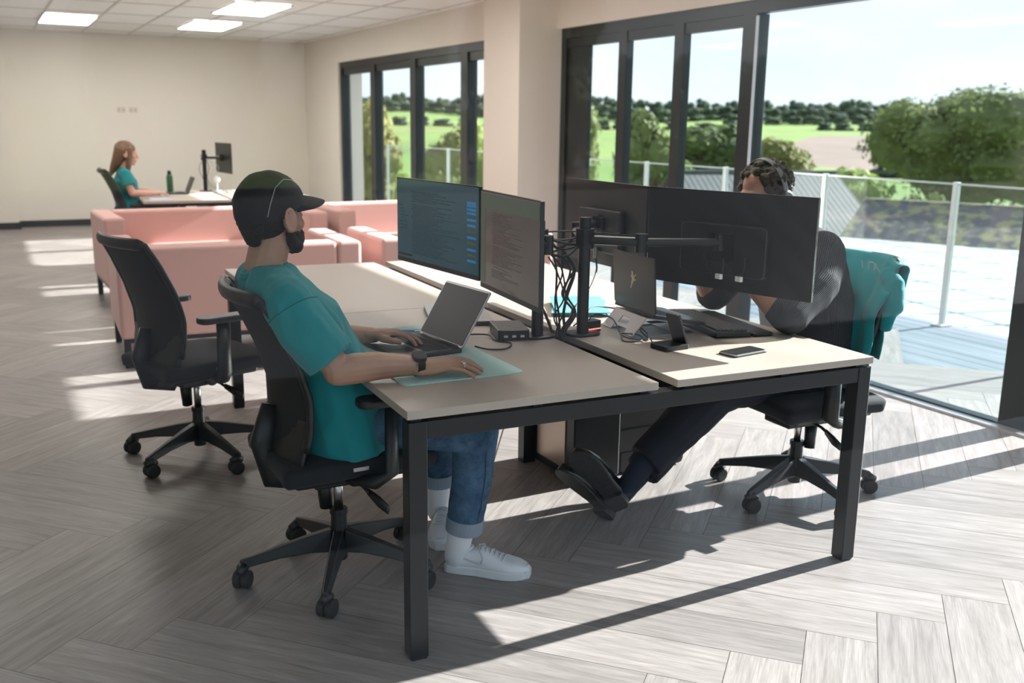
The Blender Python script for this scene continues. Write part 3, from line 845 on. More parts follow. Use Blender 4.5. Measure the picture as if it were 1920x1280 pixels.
# ------------------------------------------------------------------ office chairs (facing local +x, hub at origin)
def office_chair(label, loc, rz, a0, seat_z=.49, arms=True, armx=0.0, bx=0.0, recline=0.0, back_top=.99, lever=-1, group=None, armz=.70):
    t = thing('office_chair', label, 'chair', loc, rz, group)
    R_ = .315
    for k in range(5):
        a = a0 - rz + 2 * PI * k / 5; d = Vector((math.cos(a), math.sin(a), 0)); p = Vector((-d.y, d.x, 0))
        f = MB(); out = []
        for q, zt, hh, ww in ((.028, .165, .075, .030), (.10, .150, .055, .026), (.20, .125, .038, .021), (R_ - .01, .098, .030, .016), (R_ + .012, .092, .022, .012)):
            c = d * q; out.append([c + p * ww + Vector((0, 0, zt - hh)), c - p * ww + Vector((0, 0, zt - hh)), c - p * ww * .55 + Vector((0, 0, zt)), c + p * ww * .55 + Vector((0, 0, zt))])
        f.rings(out); obj('base_arm', f, M_plastic, t, bevel=.004)
        c = thing_child('caster', t)
        sw = a + 1.1 + k * 1.7; u = Vector((math.cos(sw), math.sin(sw), 0)); n_ = Vector((-u.y, u.x, 0)); o_ = d * R_ + u * .012
        f = MB(); f.cyl(d * R_ + Vector((0, 0, .045)), d * R_ + Vector((0, 0, .088)), .009, n=10)
        f.tube([o_ + Vector((0, 0, .062)) - u * .028, o_ + Vector((0, 0, .068)), o_ + Vector((0, 0, .058)) + u * .024], [.014, .020, .012], 10)
        cas = obj('caster', f, M_plastic, t, smooth=True)
        for sg in (-1, 1):
            f = MB(); f.tube([o_ + n_ * sg * .003 + Vector((0, 0, .030)), o_ + n_ * sg * .006 + Vector((0, 0, .030)), o_ + n_ * sg * .023 + Vector((0, 0, .030)), o_ + n_ * sg * .027 + Vector((0, 0, .030))], [.027, .030, .030, .025], 24)
            obj('wheel', f, M_rubber, cas, smooth=False)
    f = MB(); f.cyl((0, 0, .055), (0, 0, .10), .026, .028); f.cyl((0, 0, .10), (0, 0, .215), .030, .026); f.cyl((0, 0, .215), (0, 0, .235), .030, .030); obj('hub', f, M_plastic, t, bevel=.002)
    f = MB(); f.cyl((0, 0, .235), (0, 0, seat_z - .13), .0155); obj('gas_lift', f, M_chrome, t, smooth=True)
    sz = seat_z
    f = MB(); f.box(-.10, -.075, sz - .155, .12, .075, sz - .095); f.box(-.20, -.04, sz - .14, -.08, .04, sz - .10); f.cyl((.03, -.10, sz - .125), (.03, -.05, sz - .125), .03)
    obj('mechanism', f, M_plastic, t, bevel=.008)
    f = MB(); f.tube([(.02, lever * .05, sz - .125), (.03, lever * .16, sz - .13), (.035, lever * .20, sz - .14)], .006, 8)
    f.tube([(.035, lever * .19, sz - .138), (.05, lever * .25, sz - .155), (.06, lever * .30, sz - .165)], [.012, .02, .016], 10, sx=.35); obj('lever', f, M_plastic, t, smooth=True)
    f = MB(); f.tube([(-.04, .03, sz - .155), (-.03, .04, sz - .26)], [.026, .022], 12); obj('tension_knob', f, M_plastic, t, smooth=True)
    # seat cushion
    g_ = []
    for i in range(15):
        x = -.24 + .50 * i / 14; row = []
        for j in range(13):
            y = -.245 + .49 * j / 12; e = abs(y) / .245; fx = (i / 14)
            z = sz - .016 * (1 - e * e) * 0 - .035 * max(0, fx - .78) ** 1.3 * 8 * .35 - .012 * e ** 4 - .012 * (1 - fx) ** 4
            sh = 1 - .10 * max(0, fx - .6) ** 2 * 4 - .06 * (1 - fx) ** 3
            row.append((x, y * sh, z - .033))
        g_.append(row)
    f = MB(); f.sheet(g_, .062); obj('seat', f, M_fabric, t, smooth=True, bevel=.02, seg=3)
    f = MB(); f.box(-.20, -.20, sz - .10, .20, .20, sz - .062); obj('seat_pan', f, M_plastic, t, bevel=.015)
    f = MB(); f.box(-.03, -.2465, sz - .045, .02, -.2435, sz - .033); obj('seat_tag', f, M_silver, t)
    # backrest
    def prof(z):
        K = [(.40, -.18), (.48, -.175), (.58, -.155), (.68, -.155), (.80, -.19), (.92, -.245), (1.0, -.29)]
        for (z0, x0), (z1, x1) in zip(K, K[1:]):
            if z <= z1: q = (z - z0) / (z1 - z0); return x0 + (x1 - x0) * q + bx - recline * (z - .45)
        return K[-1][1] + bx - recline * (z - .45)
    zs = [.52 + (back_top - .52) * i / 16 for i in range(17)]
    def half(z): return .235 - .03 * max(0, (.75 - z) / .3) ** 1.2 - .02 * max(0, (z - .75) / .25) ** 2
    gx = [[(prof(z) - .045 * (1 - (j / 8 - 1) ** 2), half(z) * (j / 8 - 1), z + (.0 if i < 16 else 0)) for j in range(17)] for i, z in enumerate(zs)]
    f = MB(); f.sheet(gx, .006); bk = obj('backrest', f, M_mesh, t, smooth=True)
    rim = [gx[i][0] for i in range(17)] + gx[16][1:16] + [gx[i][16] for i in range(16, -1, -1)]
    f = MB(); f.tube(rim, [.012] * len(rim), 8, sx=1.4); obj('back_frame', f, M_plastic, bk, smooth=True)
    top = [(p[0] - .006, p[1], p[2] + .004) for p in gx[16]]
    f = MB(); f.tube(top, [.014] + [.024] * 15 + [.014], 10, sx=.55, ref=(0, 0, 1)); obj('top_rail', f, M_plastic, bk, smooth=True)
    gl_ = [[(prof(z) - .012 - (.042 - .02 * abs(q - .35)) * (1 - (j / 8 - 1) ** 2) + .01, (half(z) + .004) * (j / 8 - 1), z) for j in range(17)] for q, z in [(i / 7, .415 + .20 * i / 7) for i in range(8)]]
    f = MB(); f.sheet(gl_, .014); obj('lumbar_shell', f, M_plastic, t, smooth=True, bevel=.004)
    f = MB(); f.tube([(prof(.62) - .05, 0, .62), (prof(.5) - .065, 0, .50), (prof(.42) - .03, 0, sz - .10), (-.10, 0, sz - .12)], [.022, .028, .03, .03], 10, sx=1.8, ref=(0, 1, 0)); obj('spine', f, M_plastic, t, smooth=True)
    if arms:
        for sg in (-1, 1):
            f = MB(); f.tube([(-.02, sg * .18, sz - .085), (armx * .5 - .01, sg * .27, sz - .08), (armx - .01, sg * .285, sz - .05), (armx - .01, sg * .287, armz - .03)], [.02, .022, .022, .020], 10, sx=1.5, ref=(0, 0, 1)); ar = obj('armrest', f, M_plastic, t, smooth=True)
            f = MB(); f.prism(rrect(.25, .085, .035, 6), -.012, .014, TR(.005 + armx, sg * .285, armz - .018)); obj('arm_pad', f, M_plastic, ar, bevel=.006)
    return t
def thing_child(n, t): return None
ch1 = office_chair('black mesh-backed office chair the man in the cap sits on', (-.02, .64, 0), math.radians(3), math.radians(174), armz=.69, armx=.09, back_top=.985)
ch2 = office_chair('empty black mesh-backed office chair standing behind the man in the cap', (-.27, 2.05, 0), math.radians(19), math.radians(148), recline=0, back_top=1.0, seat_z=.50)
ch3 = office_chair('black office chair of the man in the ribbed cardigan, teal shirt over its back', (1.905, .59, 0), math.radians(180), math.radians(124), seat_z=.47, back_top=.98, lever=1, armx=.12, armz=.665, bx=.045)
ch4 = office_chair('black mesh-backed office chair the woman sits on near the back wall', (.04, 8.02, 0), math.radians(4), .4, back_top=1.0, seat_z=.52)

# ------------------------------------------------------------------ monitors on arms
def text_rows(mb, u0, u1, v0, v1, rows, seed, hgt_=.0022, mi=0, gap=0.3):
    """short illegible dashes"""
    rn = random.Random(seed)
    for i in range(rows):
        v = v1 - (v1 - v0) * (i + .5) / rows; u = u0 + rn.choice((0, 0, .012))
        if rn.random() < .06: continue
        end = u0 + (u1 - u0) * rn.uniform(.35, 1)
        while u < end:
            w = rn.uniform(.006, .03); w = min(w, u1 - u)
            if w < .003: break
            mb.add([(u, v - hgt_ / 2, .0006), (u + w, v - hgt_ / 2, .0006), (u + w, v + hgt_ / 2, .0006), (u, v + hgt_ / 2, .0006)], [(0, 1, 2, 3)], mi); u += w + .004
def monitor(label, p0, p1, zt, zb, screen_side, content=None, group=None, cable=True):
    """p0 -> p1 are the ends in plan; local x runs p0->p1, screen on local -y (screen_side=1)"""
    p0 = Vector(p0); p1 = Vector(p1); d = p1 - p0; w = d.length; h = zt - zb; c = (p0 + p1) / 2
    ang = math.atan2(d.y, d.x)
    t = thing('monitor', label, 'monitor', (c.x, c.y, (zt + zb) / 2), ang, group)
    f = MB(); f.prism(rrect(w, h, .004, 2), -.006, .006, Rx(PI / 2)); obj('bezel', f, M_plastic, t)
    f = MB(); f.prism(rrect(w * .52, h * .52, .02, 3), -.03, -.005, TR(0, 0, -h * .08) @ Rx(PI / 2)); obj('rear_housing', f, M_plastic, t, bevel=.006)
    f = MB(); f.prism(rrect(.1, .1, .006, 2), -.042, -.03, TR(0, 0, -.02) @ Rx(PI / 2)); obj('mount_plate', f, M_black, t)
    f = MB(); f.box(-w / 2 + .004, -.0072, -h / 2 + .018, w / 2 - .004, -.0062, h / 2 - .004); sc_ = obj('screen', f, M_screen if content is None else content[0], t)
    if content:
        f = MB(); Mx = TR(-w / 2, -.0076, -h / 2) @ Rx(PI / 2)
        f.M = Mx
        content[1](f, w, h)
        f.M = None
        obj('screen_content', f, content[2], sc_)
    return t, c, ang
M_scrA = mat('screen_teal_glow', (.012, .02, .024), .14, emit=((.06, .17, .21), .13))
M_scrB = mat('screen_brown_glow', (.014, .013, .012), .14, emit=((.20, .16, .135), .13))
M_txtA = mat('screen_text', (.01, .02, .02), .3, emit=((.012, .03, .04), .2)); M_blue = mat('screen_blue_block', (.02, .1, .2), .3, emit=((.02, .16, .34), .3))
M_olive = mat('screen_olive_block', (.05, .06, .02), .3, emit=((.09, .11, .05), .2)); M_bar = mat('screen_dark_bar', (.005, .008, .01), .3)
M_txtB = mat('screen_text_warm', (.02, .02, .02), .3, emit=((.05, .04, .035), .2)); M_green = mat('screen_green_band', (.02, .03, .02), .3, emit=((.05, .075, .05), .3))
def contA(f, w, h):
    text_rows(f, w * .20, w * .80, h * .12, h * .86, 40, 2); text_rows(f, w * .04, w * .15, h * .35, h * .7, 9, 3)
    for i, v in enumerate((.80, .77, .73, .69, .62, .56, .50, .43, .37, .30, .24, .18)):
        mi = 2 if i in (6, 8, 10) else 1
        f.add([(w * .87, h * v, .0006), (w * .97, h * v, .0006), (w * .97, h * (v + .028), .0006), (w * .87, h * (v + .028), .0006)], [(0, 1, 2, 3)], mi)
    f.add([(w * .02, h * .08, .0006), (w * .20, h * .08, .0006), (w * .20, h * .105, .0006), (w * .02, h * .105, .0006)], [(0, 1, 2, 3)], 3)
def contB(f, w, h):
    text_rows(f, w * .22, w * .75, h * .15, h * .80, 44, 7)
    f.add([(w * .012, h * .83, .0005), (w * .985, h * .83, .0005), (w * .985, h * .97, .0005), (w * .012, h * .97, .0005)], [(0, 1, 2, 3)], 1)
    f.add([(w * .012, h * .07, .0005), (w * .10, h * .07, .0005), (w * .10, h * .83, .0005), (w * .012, h * .83, .0005)], [(0, 1, 2, 3)], 1)
mA = monitor('wide monitor facing the man in the cap, teal-lit page with a column of blue blocks', (.483, 1.45), (.565, .803), 1.278, .942, 1, (M_scrA, contA, [M_txtA, M_blue, M_olive, M_bar]))
mB = monitor('monitor facing the man in the cap, brown-tinted page, nearer the camera', (.568, .797), (.527, .255), 1.268, .925, 1, (M_scrB, contB, [M_txtB, M_green]))
mC = monitor('dark monitor seen from behind, the one further from the camera of that pair', (1.268, .808), (1.262, 1.44), 1.268, .925, 1, None)
mD = monitor('dark monitor seen from behind, nearest the man with headphones, two cables on its rear', (1.495, .13), (1.272, .798), 1.268, .915, 1, None)
def arm_post(label, x, y, base, mons, ztop, beams, group=None):
    t = thing('articulated_stand', label, 'monitor stand', (x, y, base))
    f = MB(); f.prism(rrect(.13, .10, .04, 5), 0, .010); f.box(-.04, -.03, -.035, .04, .03, 0) if False else None; obj('clamp', f, M_black, t, bevel=.003)
    f = MB(); f.cyl((0, 0, .008), (0, 0, ztop - base), .0215, n=24); obj('post', f, M_black, t, smooth=False)
    for (c, ang, zc) in mons:
        nrm = Vector((math.sin(ang), -math.cos(ang), 0)); back = Vector((c.x, c.y, 0)) - nrm * .044
        bk = back - Vector((x, y, 0)); bk.z = zc - base
        f = MB(); z_ = zc - base
        el = bk * .5 + Vector((-nrm.x * .06, -nrm.y * .06, 0)); el.z = z_
        f.tube([(0, 0, z_), tuple(el)], .017, 10, sx=1.2); f.tube([tuple(el), tuple(bk)], .015, 10, sx=1.2)
        f.cyl((0, 0, z_ - .03), (0, 0, z_ + .03), .034); f.cyl(el - Vector((0, 0, .035)), el + Vector((0, 0, .03)), .023); f.cyl(bk - Vector((0, 0, .03)), bk + Vector((0, 0, .03)), .016)
        obj('swing_arm', f, M_black, t)
    return t
arm_post('black monitor post clamped to the left desk, beside the black dock', .752, .715, .740, [(mA[1], mA[2], 1.10), (mB[1], mB[2], 1.09)], 1.16, None)
arm_post('black monitor post clamped to the right desk, behind the gaming laptop', .925, .690, .740, [(mC[1], mC[2], 1.10), (mD[1], mD[2], 1.09)], 1.17, None)

# cables hanging from the arms
def cable(label, pts, r=.0035, m=None, group='cables around the monitor posts', name='cable'):
    P = [Vector(p) for p in pts]; out = []
    for i in range(len(P) - 1):
        a, b, c, d = P[max(i - 1, 0)], P[i], P[i + 1], P[min(i + 2, len(P) - 1)]
        for j in range(8):
            q = j / 8; out.append(.5 * ((2 * b) + (c - a) * q + (2 * a - 5 * b + 4 * c - d) * q * q + (3 * b - a - 3 * c + d) * q ** 3))
    out.append(P[-1])
    f = MB(); f.tube(out, r, 7)
    o = obj(name, f, m or M_cable, None, smooth=True, origin=tuple(P[0]))
    return tag(o, label, 'cable', group)
HC = 'black cable hanging down between the two monitor posts'
for k in range(9):
    x = .80 + .012 * k + rnd.uniform(-.008, .008); y = .70 + rnd.uniform(-.05, .05)
    cable(HC, [(x - .02, y + .03, 1.04 + rnd.uniform(-.03, .03)), (x + rnd.uniform(-.02, .02), y, .98), (x + rnd.uniform(-.03, .03), y + rnd.uniform(-.02, .02), .89), (x + rnd.uniform(-.025, .025), y, .82), (x * .5 + .42, y, .76), (.835, y - .01, .70), (.83, y, .60)], rnd.choice((.003, .004, .0055)))
for k in range(7):
    y = .60 + .05 * k
    cable('black cable tangled along the monitor arms behind the screens', [(.62, y, 1.10), (.72, y + rnd.uniform(-.05, .05), 1.10 + rnd.uniform(-.03, .05)), (.82, .72 + rnd.uniform(-.05, .05), 1.07 + rnd.uniform(-.04, .05)), (.95, .74, 1.09 + rnd.uniform(-.04, .04)), (1.2, y + .15, 1.08)], rnd.choice((.003, .004, .005)), group='cables along the monitor arms')
cable('black cable drooping from under the far rear monitor to the right desk', [(1.225, 1.12, .96), (1.22, 1.10, .90), (1.12, 1.0, .83), (1.00, .90, .79), (.95, .83, .745)], .004, group=None)
f = MB(); f.cyl((1.225, 1.12, .955), (1.225, 1.12, 1.0), .009); tag(obj('cable_plug', f, M_silver, None, origin=(1.225, 1.12, .96)), 'silver video plug under the rear of the far monitor', 'plug')
for k, y in enumerate((.35, .43)):
    f = MB(); f.box(1.362 - (y - .35) * .33, y, .960, 1.374 - (y - .35) * .33, y + .028, .978)
    tag(obj('connector', f, mat('white_connector', (.7, .7, .7), .4), None, origin=(1.37, y, .96)), ('pale cable connector on the near monitor rear, nearest the camera', 'pale cable connector on the near monitor rear, the one further away')[k], 'connector')
cable('thin black cable looping below the rear of the near monitor', [(1.33, .52, 1.04), (1.34, .50, .99), (1.345, .46, .965), (1.345, .43, .985), (1.34, .42, 1.04)], .0028, group='cable loops on the near monitor rear')
cable('thin black cable looping below the rear of the near monitor', [(1.36, .46, 1.05), (1.365, .42, 1.0), (1.365, .38, .975), (1.375, .35, 1.0), (1.37, .34, 1.05)], .0028, group='cable loops on the near monitor rear')
cable('thin black cable looping over the right desk beside the laptop stand', [(.955, .70, .75), (.99, .73, .80), (1.03, .66, .80), (1.02, .58, .76), (1.0, .52, .744), (1.06, .50, .744), (1.09, .56, .75), (1.04, .60, .752), (1.03, .54, .748), (1.09, .50, .745), (1.10, .56, .76), (1.11, .60, .775), (1.10, .52, .76), (1.06, .42, .746), (1.06, .385, .744)], .0026, group=None)
cable('black laptop cable from the far desk to the gaming laptop', [(.95, .80, .75), (1.0, .82, .77), (1.08, .88, .80), (1.15, .90, .79), (1.19, .84, .79)], .003, group=None)
cable('black charging lead curling beside the laptop on the mint mat', [(.46, .80, .748), (.53, .81, .748), (.585, .78, .748), (.58, .70, .7445), (.61, .64, .7445), (.56, .57, .7445), (.50, .58, .7445), (.455, .60, .755)], .003, group=None)
cable('short black lead between the closed laptop and the black dock', [(.66, 1.04, .748), (.665, .96, .745), (.66, .905, .755)], .003, group=None)
f = MB(); f.cyl((.68, .86, .79), (.70, .80, .80), .003)
# ------------------------------------------------------------------ things on the desks
def laptop(name, label, c, rz, w, d, lid_h, ang, z, mbody, mlid, emblem=False, closed=False):
    """local +x points from the user to the hinge"""
    t = thing(name, label, 'laptop', (c[0], c[1], z), rz)
    f = MB(); f.prism(rrect(d, w, .012, 4), 0, .013); obj('base', f, mbody, t, bevel=.002)
    if closed:
        f = MB(); f.prism(rrect(d, w, .012, 4), .0135, .020); obj('lid', f, mlid, t, bevel=.002)
        return t
    kb = MB()
    for r in range(5):
        n = 13 - (r == 4) * 5; x = d / 2 - .045 - r * .0185
        for k in range(n):
            kw = (w - .05) / n; y = -w / 2 + .025 + k * kw
            kb.box(x - .0078, y + .0012, .0131, x + .0078, y + kw - .0012, .0146)
    b = MB(); b.box(d / 2 - .145, -w / 2 + .018, .0128, d / 2 - .033, w / 2 - .018, .0133); ks = obj('keyboard', b, M_silver if mbody == M_alu else M_plastic, t)
    obj('keys', kb, M_keys, ks); ks.children[0]['kind'] = 'stuff'
    f = MB(); f.box(-d / 2 + .018, -.055, .0129, -d / 2 + .085, .055, .0135); obj('touchpad', f, M_screen if mbody == M_lidblack else M_alu, t, bevel=.0004)
    f = MB(); f.cyl((d / 2 - .006, -w / 2 + .03, .014), (d / 2 - .006, w / 2 - .03, .014), .006); obj('hinge', f, mbody, t, smooth=True)
    L = TR(d / 2 - .006, 0, .014) @ Ry(ang)
    f = MB(); f.prism(rrect(lid_h, w, .010, 4), 0, .006, L @ TR(lid_h / 2, 0, -.006) if False else L @ TR(-lid_h / 2, 0, 0)); ld = obj('lid', f, mlid, t, bevel=.0012)
    f = MB(); f.prism(rrect(lid_h - .016, w - .012, .006, 3), -.0012, -.0002, L @ TR(-lid_h / 2, 0, 0)); obj('screen', f, M_screen, ld)
    if emblem:
        f = MB(); Me = L @ TR(-lid_h * .52, 0, .0062)
        sh = [(-v * .0008, -h * .0008) for h, v in ((-32, 34), (-22, 30), (-8, 18), (-2, 28), (4, 42), (18, 40), (14, 28), (24, 18), (18, 12), (14, 2), (20, -8), (22, -22), (30, -40), (22, -42), (12, -24), (4, -12), (-8, -2), (-22, 0), (-24, 6), (-10, 8), (-12, 16), (-28, 26))]
        f.prism([(x, y) for x, y in sh], 0, .0006, Me); obj('emblem', f, M_emblem, ld)
    return t
laptop('laptop', 'open silver laptop on the mint mat under the hands of the man in the cap', (.262, .700), math.radians(8), .30, .235, .215, math.radians(122), .7445, M_alu, M_silver)
laptop('laptop', 'closed silver grey laptop lying on the left desk behind the open one', (.625, 1.165), math.radians(-16), .36, .24, 0, 0, .7405, M_alu, M_silver, closed=True)
def stand():
    t = thing('laptop_stand', 'bent aluminium laptop stand with an oval slot, on the right desk', 'laptop stand', (1.20, .68, .7402), math.radians(-4))
    f = MB(); w = .24
    def bar(p0, p1, y0, y1, th=.004):
        p0 = Vector(p0); p1 = Vector(p1); d = (p1 - p0).normalized(); n = Vector((-d.y, d.x)) * th / 2
        f.add([(p0.x + n.x, y0, p0.y + n.y), (p1.x + n.x, y0, p1.y + n.y), (p1.x - n.x, y0, p1.y - n.y), (p0.x - n.x, y0, p0.y - n.y), (p0.x + n.x, y1, p0.y + n.y), (p1.x + n.x, y1, p1.y + n.y), (p1.x - n.x, y1, p1.y - n.y), (p0.x - n.x, y1, p0.y - n.y)],
              [(0, 1, 2, 3), (7, 6, 5, 4), (0, 4, 5, 1), (1, 5, 6, 2), (2, 6, 7, 3), (3, 7, 4, 0)])
    A = (-.07, .068); B = (-.125, .002); D_ = (.14, .030); E_ = (-.02, .002)
    # rear plate with an oval slot: four bars around the slot
    m1 = (A[0] + (B[0] - A[0]) * .25, A[1] + (B[1] - A[1]) * .25); m2 = (A[0] + (B[0] - A[0]) * .6, A[1] + (B[1] - A[1]) * .6)
    bar(A, m1, -w / 2, w / 2); bar(m1, m2, -w / 2, -.035); bar(m1, m2, .035, w / 2); bar(m2, B, -w / 2, -w / 2 + .07); bar(m2, B, w / 2 - .07, w / 2)
    bar(m2, (m2[0] - .008, m2[1] - .01), -w / 2, w / 2)
    bar(B, (.13, .002), -w / 2, -w / 2 + .05); bar(B, (.13, .002), w / 2 - .05, w / 2); bar((.06, .002), (.13, .002), -w / 2, w / 2)
    obj('support', f, M_silver, t)
    f = MB(); bk = f
    bar(A, D_, -w / 2, w / 2)
    obj('tray', f, M_silver, t)
    f = MB(); f.box(.136, -.09, .028, .142, -.04, .044); f.box(.136, .04, .028, .142, .09, .044); obj('lip', f, M_silver, t)
stand()
tl = laptop('laptop', 'open dark laptop with a gold emblem on its lid, raised on the aluminium stand', (0, 0), 0, .32, .225, .205, math.radians(104), 0, M_lidblack, M_lidblack, emblem=True)
tl.location = (1.253, .68, .796); tl.rotation_euler = (0, math.radians(-10.2), math.radians(176)); tl.location.z = .7925

t = thing('desk_mat', 'mint green desk mat under the open laptop and the resting hands', 'desk mat', (.265, .655, .7402), math.radians(2))
f = MB(); f.prism(rrect(.40, .80, .02, 5), 0, .0035); obj('mat', f, M_mat, t)
f = MB(); f.prism(rrect(.045, .012, .003, 2), .0035, .0038, TR(-.16, -.375, 0)); obj('maker_tag', f, mat('mat_print', (.33, .50, .47), .6), t)
t = thing('pen', 'blue and orange ballpoint pen on the mint mat beyond the left hand', 'pen', (.335, .955, .7485), math.radians(-20))
f = MB(); f.cyl((-.055, 0, 0), (.03, 0, 0), .0042, n=12); obj('barrel', f, mat('pen_blue', (.15, .35, .6), .3), t, smooth=True)
f = MB(); f.cyl((-.062, 0, 0), (-.04, 0, 0), .0048, n=12); obj('grip', f, mat('pen_orange', (.8, .35, .04), .4), t, smooth=True)
f = MB(); f.cyl((.03, 0, 0), (.06, 0, 0), .0044, n=12); f.cyl((.06, 0, 0), (.068, 0, 0), .002, n=8); f.box(.03, -.001, .004, .062, .001, .0065); obj('clip', f, M_chrome, t)
t = thing('docking_station', 'flat black docking box on the left desk beside the monitor post', 'docking station', (.668, .775, .7402), math.radians(-14))
f = MB(); f.prism(rrect(.115, .18, .012, 4), 0, .038); obj('body', f, M_plastic, t, bevel=.003)
f = MB(); f.prism(rrect(.02, .02, .008, 3), .038, .0385, TR(0, .01, 0)); obj('top_mark', f, M_black, t)
for k, x in enumerate((-.03, 0, .03)):
    f = MB(); f.box(x - .007, -.093, .012, x + .007, -.089, .020); obj('port', f, M_chrome, t)
t = thing('usb_hub', 'small black hub with a red light beside the right monitor post', 'hub', (.985, .735, .7402), math.radians(10))
f = MB(); f.prism(rrect(.07, .05, .008, 3), 0, .042); obj('body', f, M_plastic, t, bevel=.002)
f = MB(); f.box(-.03, -.0262, .010, .03, -.0248, .014); obj('light_strip', f, mat('red_light', (.4, .05, .05), .4, emit=((1, .2, .15), 1.2)), t)
for k in range(4):
    lab = 'teal paper folder, ' + ('lowest in the small stack on the right desk', 'second from bottom in the small stack on the right desk', 'second from top in the small stack on the right desk', 'topmost of the small stack on the right desk')[k]
    f = MB(); gg = []
    for i in range(9):
        x = -.16 + .32 * i / 8; gg.append([(x, y, .0022 + .0045 * k + (.016 * ((i / 8 - .55) * 2) ** 3 if i > 5 and k > 1 else 0) * (k - 1) * .5) for y in (-.11, 0, .11)])
    f.sheet(gg, .0028)
    o = obj('folder', f, M_paper, None); o.location = (1.16, 1.13, .7402); o.rotation_euler = (0, 0, math.radians(62 + (0, 3, -2, 5)[k])); tag(o, lab, 'folder', 'teal paper folders')
t = thing('phone_dock', 'black upright wireless phone charging stand on the right desk', 'charging stand', (1.095, .375, .7402), math.radians(8))
f = MB(); f.prism(rrect(.11, .085, .008, 3), 0, .018); obj('base', f, M_plastic, t, bevel=.002)
f = MB(); f.prism(rrect(.12, .07, .010, 3), -.005, .005, TR(.030, 0, .066) @ Ry(math.radians(68))); obj('backplate', f, M_plastic, t, bevel=.002)
t = thing('smartphone', 'black smartphone with silver edge lying near the front edge of the desk', 'phone', (1.287, .218, .7402), math.radians(10))
f = MB(); f.prism(rrect(.158, .077, .011, 4), .0005, .009); obj('body', f, M_silver, t, bevel=.0015)
f = MB(); f.prism(rrect(.152, .071, .009, 4), .009, .0098); obj('screen', f, M_screen, t)
f = MB(); f.prism(rrect(.162, .081, .012, 4), 0, .0035); obj('case', f, M_rubber, t)
t = thing('keyboard', 'long black keyboard with wrist rest in front of the man with headphones', 'keyboard', (1.44, .640, .7402), math.radians(-8))
f = MB(); f.M = Ry(math.radians(3)); f.prism(rrect(.15, .44, .008, 3), .004, .022, Matrix.Identity(4)); f.M = None; obj('body', f, M_plastic, t, bevel=.002)
kb = MB()
for r in range(6):
    for k in range(20): kb.box(-.062 + r * .0208, -.208 + k * .0208, .0215 - (-.062 + r * .0208) * .05, -.045 + r * .0208, -.191 + k * .0208, .030 - (-.062 + r * .0208) * .05)
o = obj('keycap', kb, M_keys, t); o['kind'] = 'stuff'
f = MB(); f.prism(rrect(.085, .45, .012, 3), .002, .014, TR(.122, 0, 0)); obj('wrist_rest', f, M_plastic, t, bevel=.004)

# ------------------------------------------------------------------ under the desks
t = thing('computer_tower', 'dark computer tower with a brushed metal panel, standing under the desks', 'computer', (1.20, 1.20, 0), math.radians(2))
f = MB(); f.box(-.11, -.17, .02, .12, .26, .50); obj('case', f, M_black, t, bevel=.006)
f = MB(); f.box(-.114, -.10, .06, -.110, .14, .47); obj('side_panel', f, mat('brushed_metal', (.42, .33, .28), .32, .9), t)
for (x, y) in ((-.09, -.15), (.10, -.15), (-.09, .24), (.10, .24)):
    f = MB(); f.cyl((x, y, 0), (x, y, .022), .016); obj('foot', f, M_rubber, t)
t = thing('briefcase', 'black hard cornered briefcase with silver rings under the desks', 'briefcase', (1.52, 1.14, 0), math.radians(2))
f = MB(); f.prism(rrect(.36, .37, .03, 5), -.06, .06, TR(0, 0, .19) @ Rx(PI / 2)); obj('body', f, mat('bag_leather', (.03, .03, .031), .5, bump=(90, .3)), t, bevel=.008, seg=3)
f = MB(); f.box(-.165, -.064, .20, .165, -.060, .206); f.box(-.165, -.064, .015, .165, -.0605, .10); obj('front_pocket', f, M_plastic, t)
for k, x in enumerate((-.10, .045)):
    pts = [(x + .013 * math.cos(q), -.068, .325 + .015 * math.sin(q)) for q in [2 * PI * i / 14 for i in range(14)]]
    f = MB(); f.tube(pts, .0028, 6, closed=True, ref=(0, 1, 0)); obj('ring', f, M_chrome, t, smooth=True)
f = MB(); f.tube([(-.183, -.062, .05), (-.183, -.062, .30), (-.17, -.062, .355), (-.12, -.062, .372)], .0025, 6); obj('zip', f, M_chrome, t, smooth=True)
f = MB(); f.tube([(-.03, 0, .375), (-.03, 0, .42), (.0, 0, .44), (.10, 0, .44), (.13, 0, .42), (.13, 0, .375)], .011, 8); obj('handle', f, M_rubber, t, smooth=True)
t = thing('folded_cable', 'coil of white cable resting on top of the briefcase', 'cable', (1.375, 1.12, .381), 0)
f = MB()
for k in range(4):
    pts = [(.055 * math.cos(q), .04 * math.sin(q), .008 + .010 * k) for q in [2 * PI * i / 20 for i in range(20)]]; f.tube(pts, .0065, 7, closed=True)
obj('coil', f, mat('white_cable', (.7, .7, .72), .5), t, smooth=True)
cable('thin pale cable dangling under the left desk behind the knees', [(.92, 1.2, .62), (.86, 1.17, .54), (.92, 1.14, .46), (.86, 1.1, .42), (.80, 1.08, .30), (.72, 1.04, .12), (.66, 1.0, .004)], .003, M_wcable, group=None)

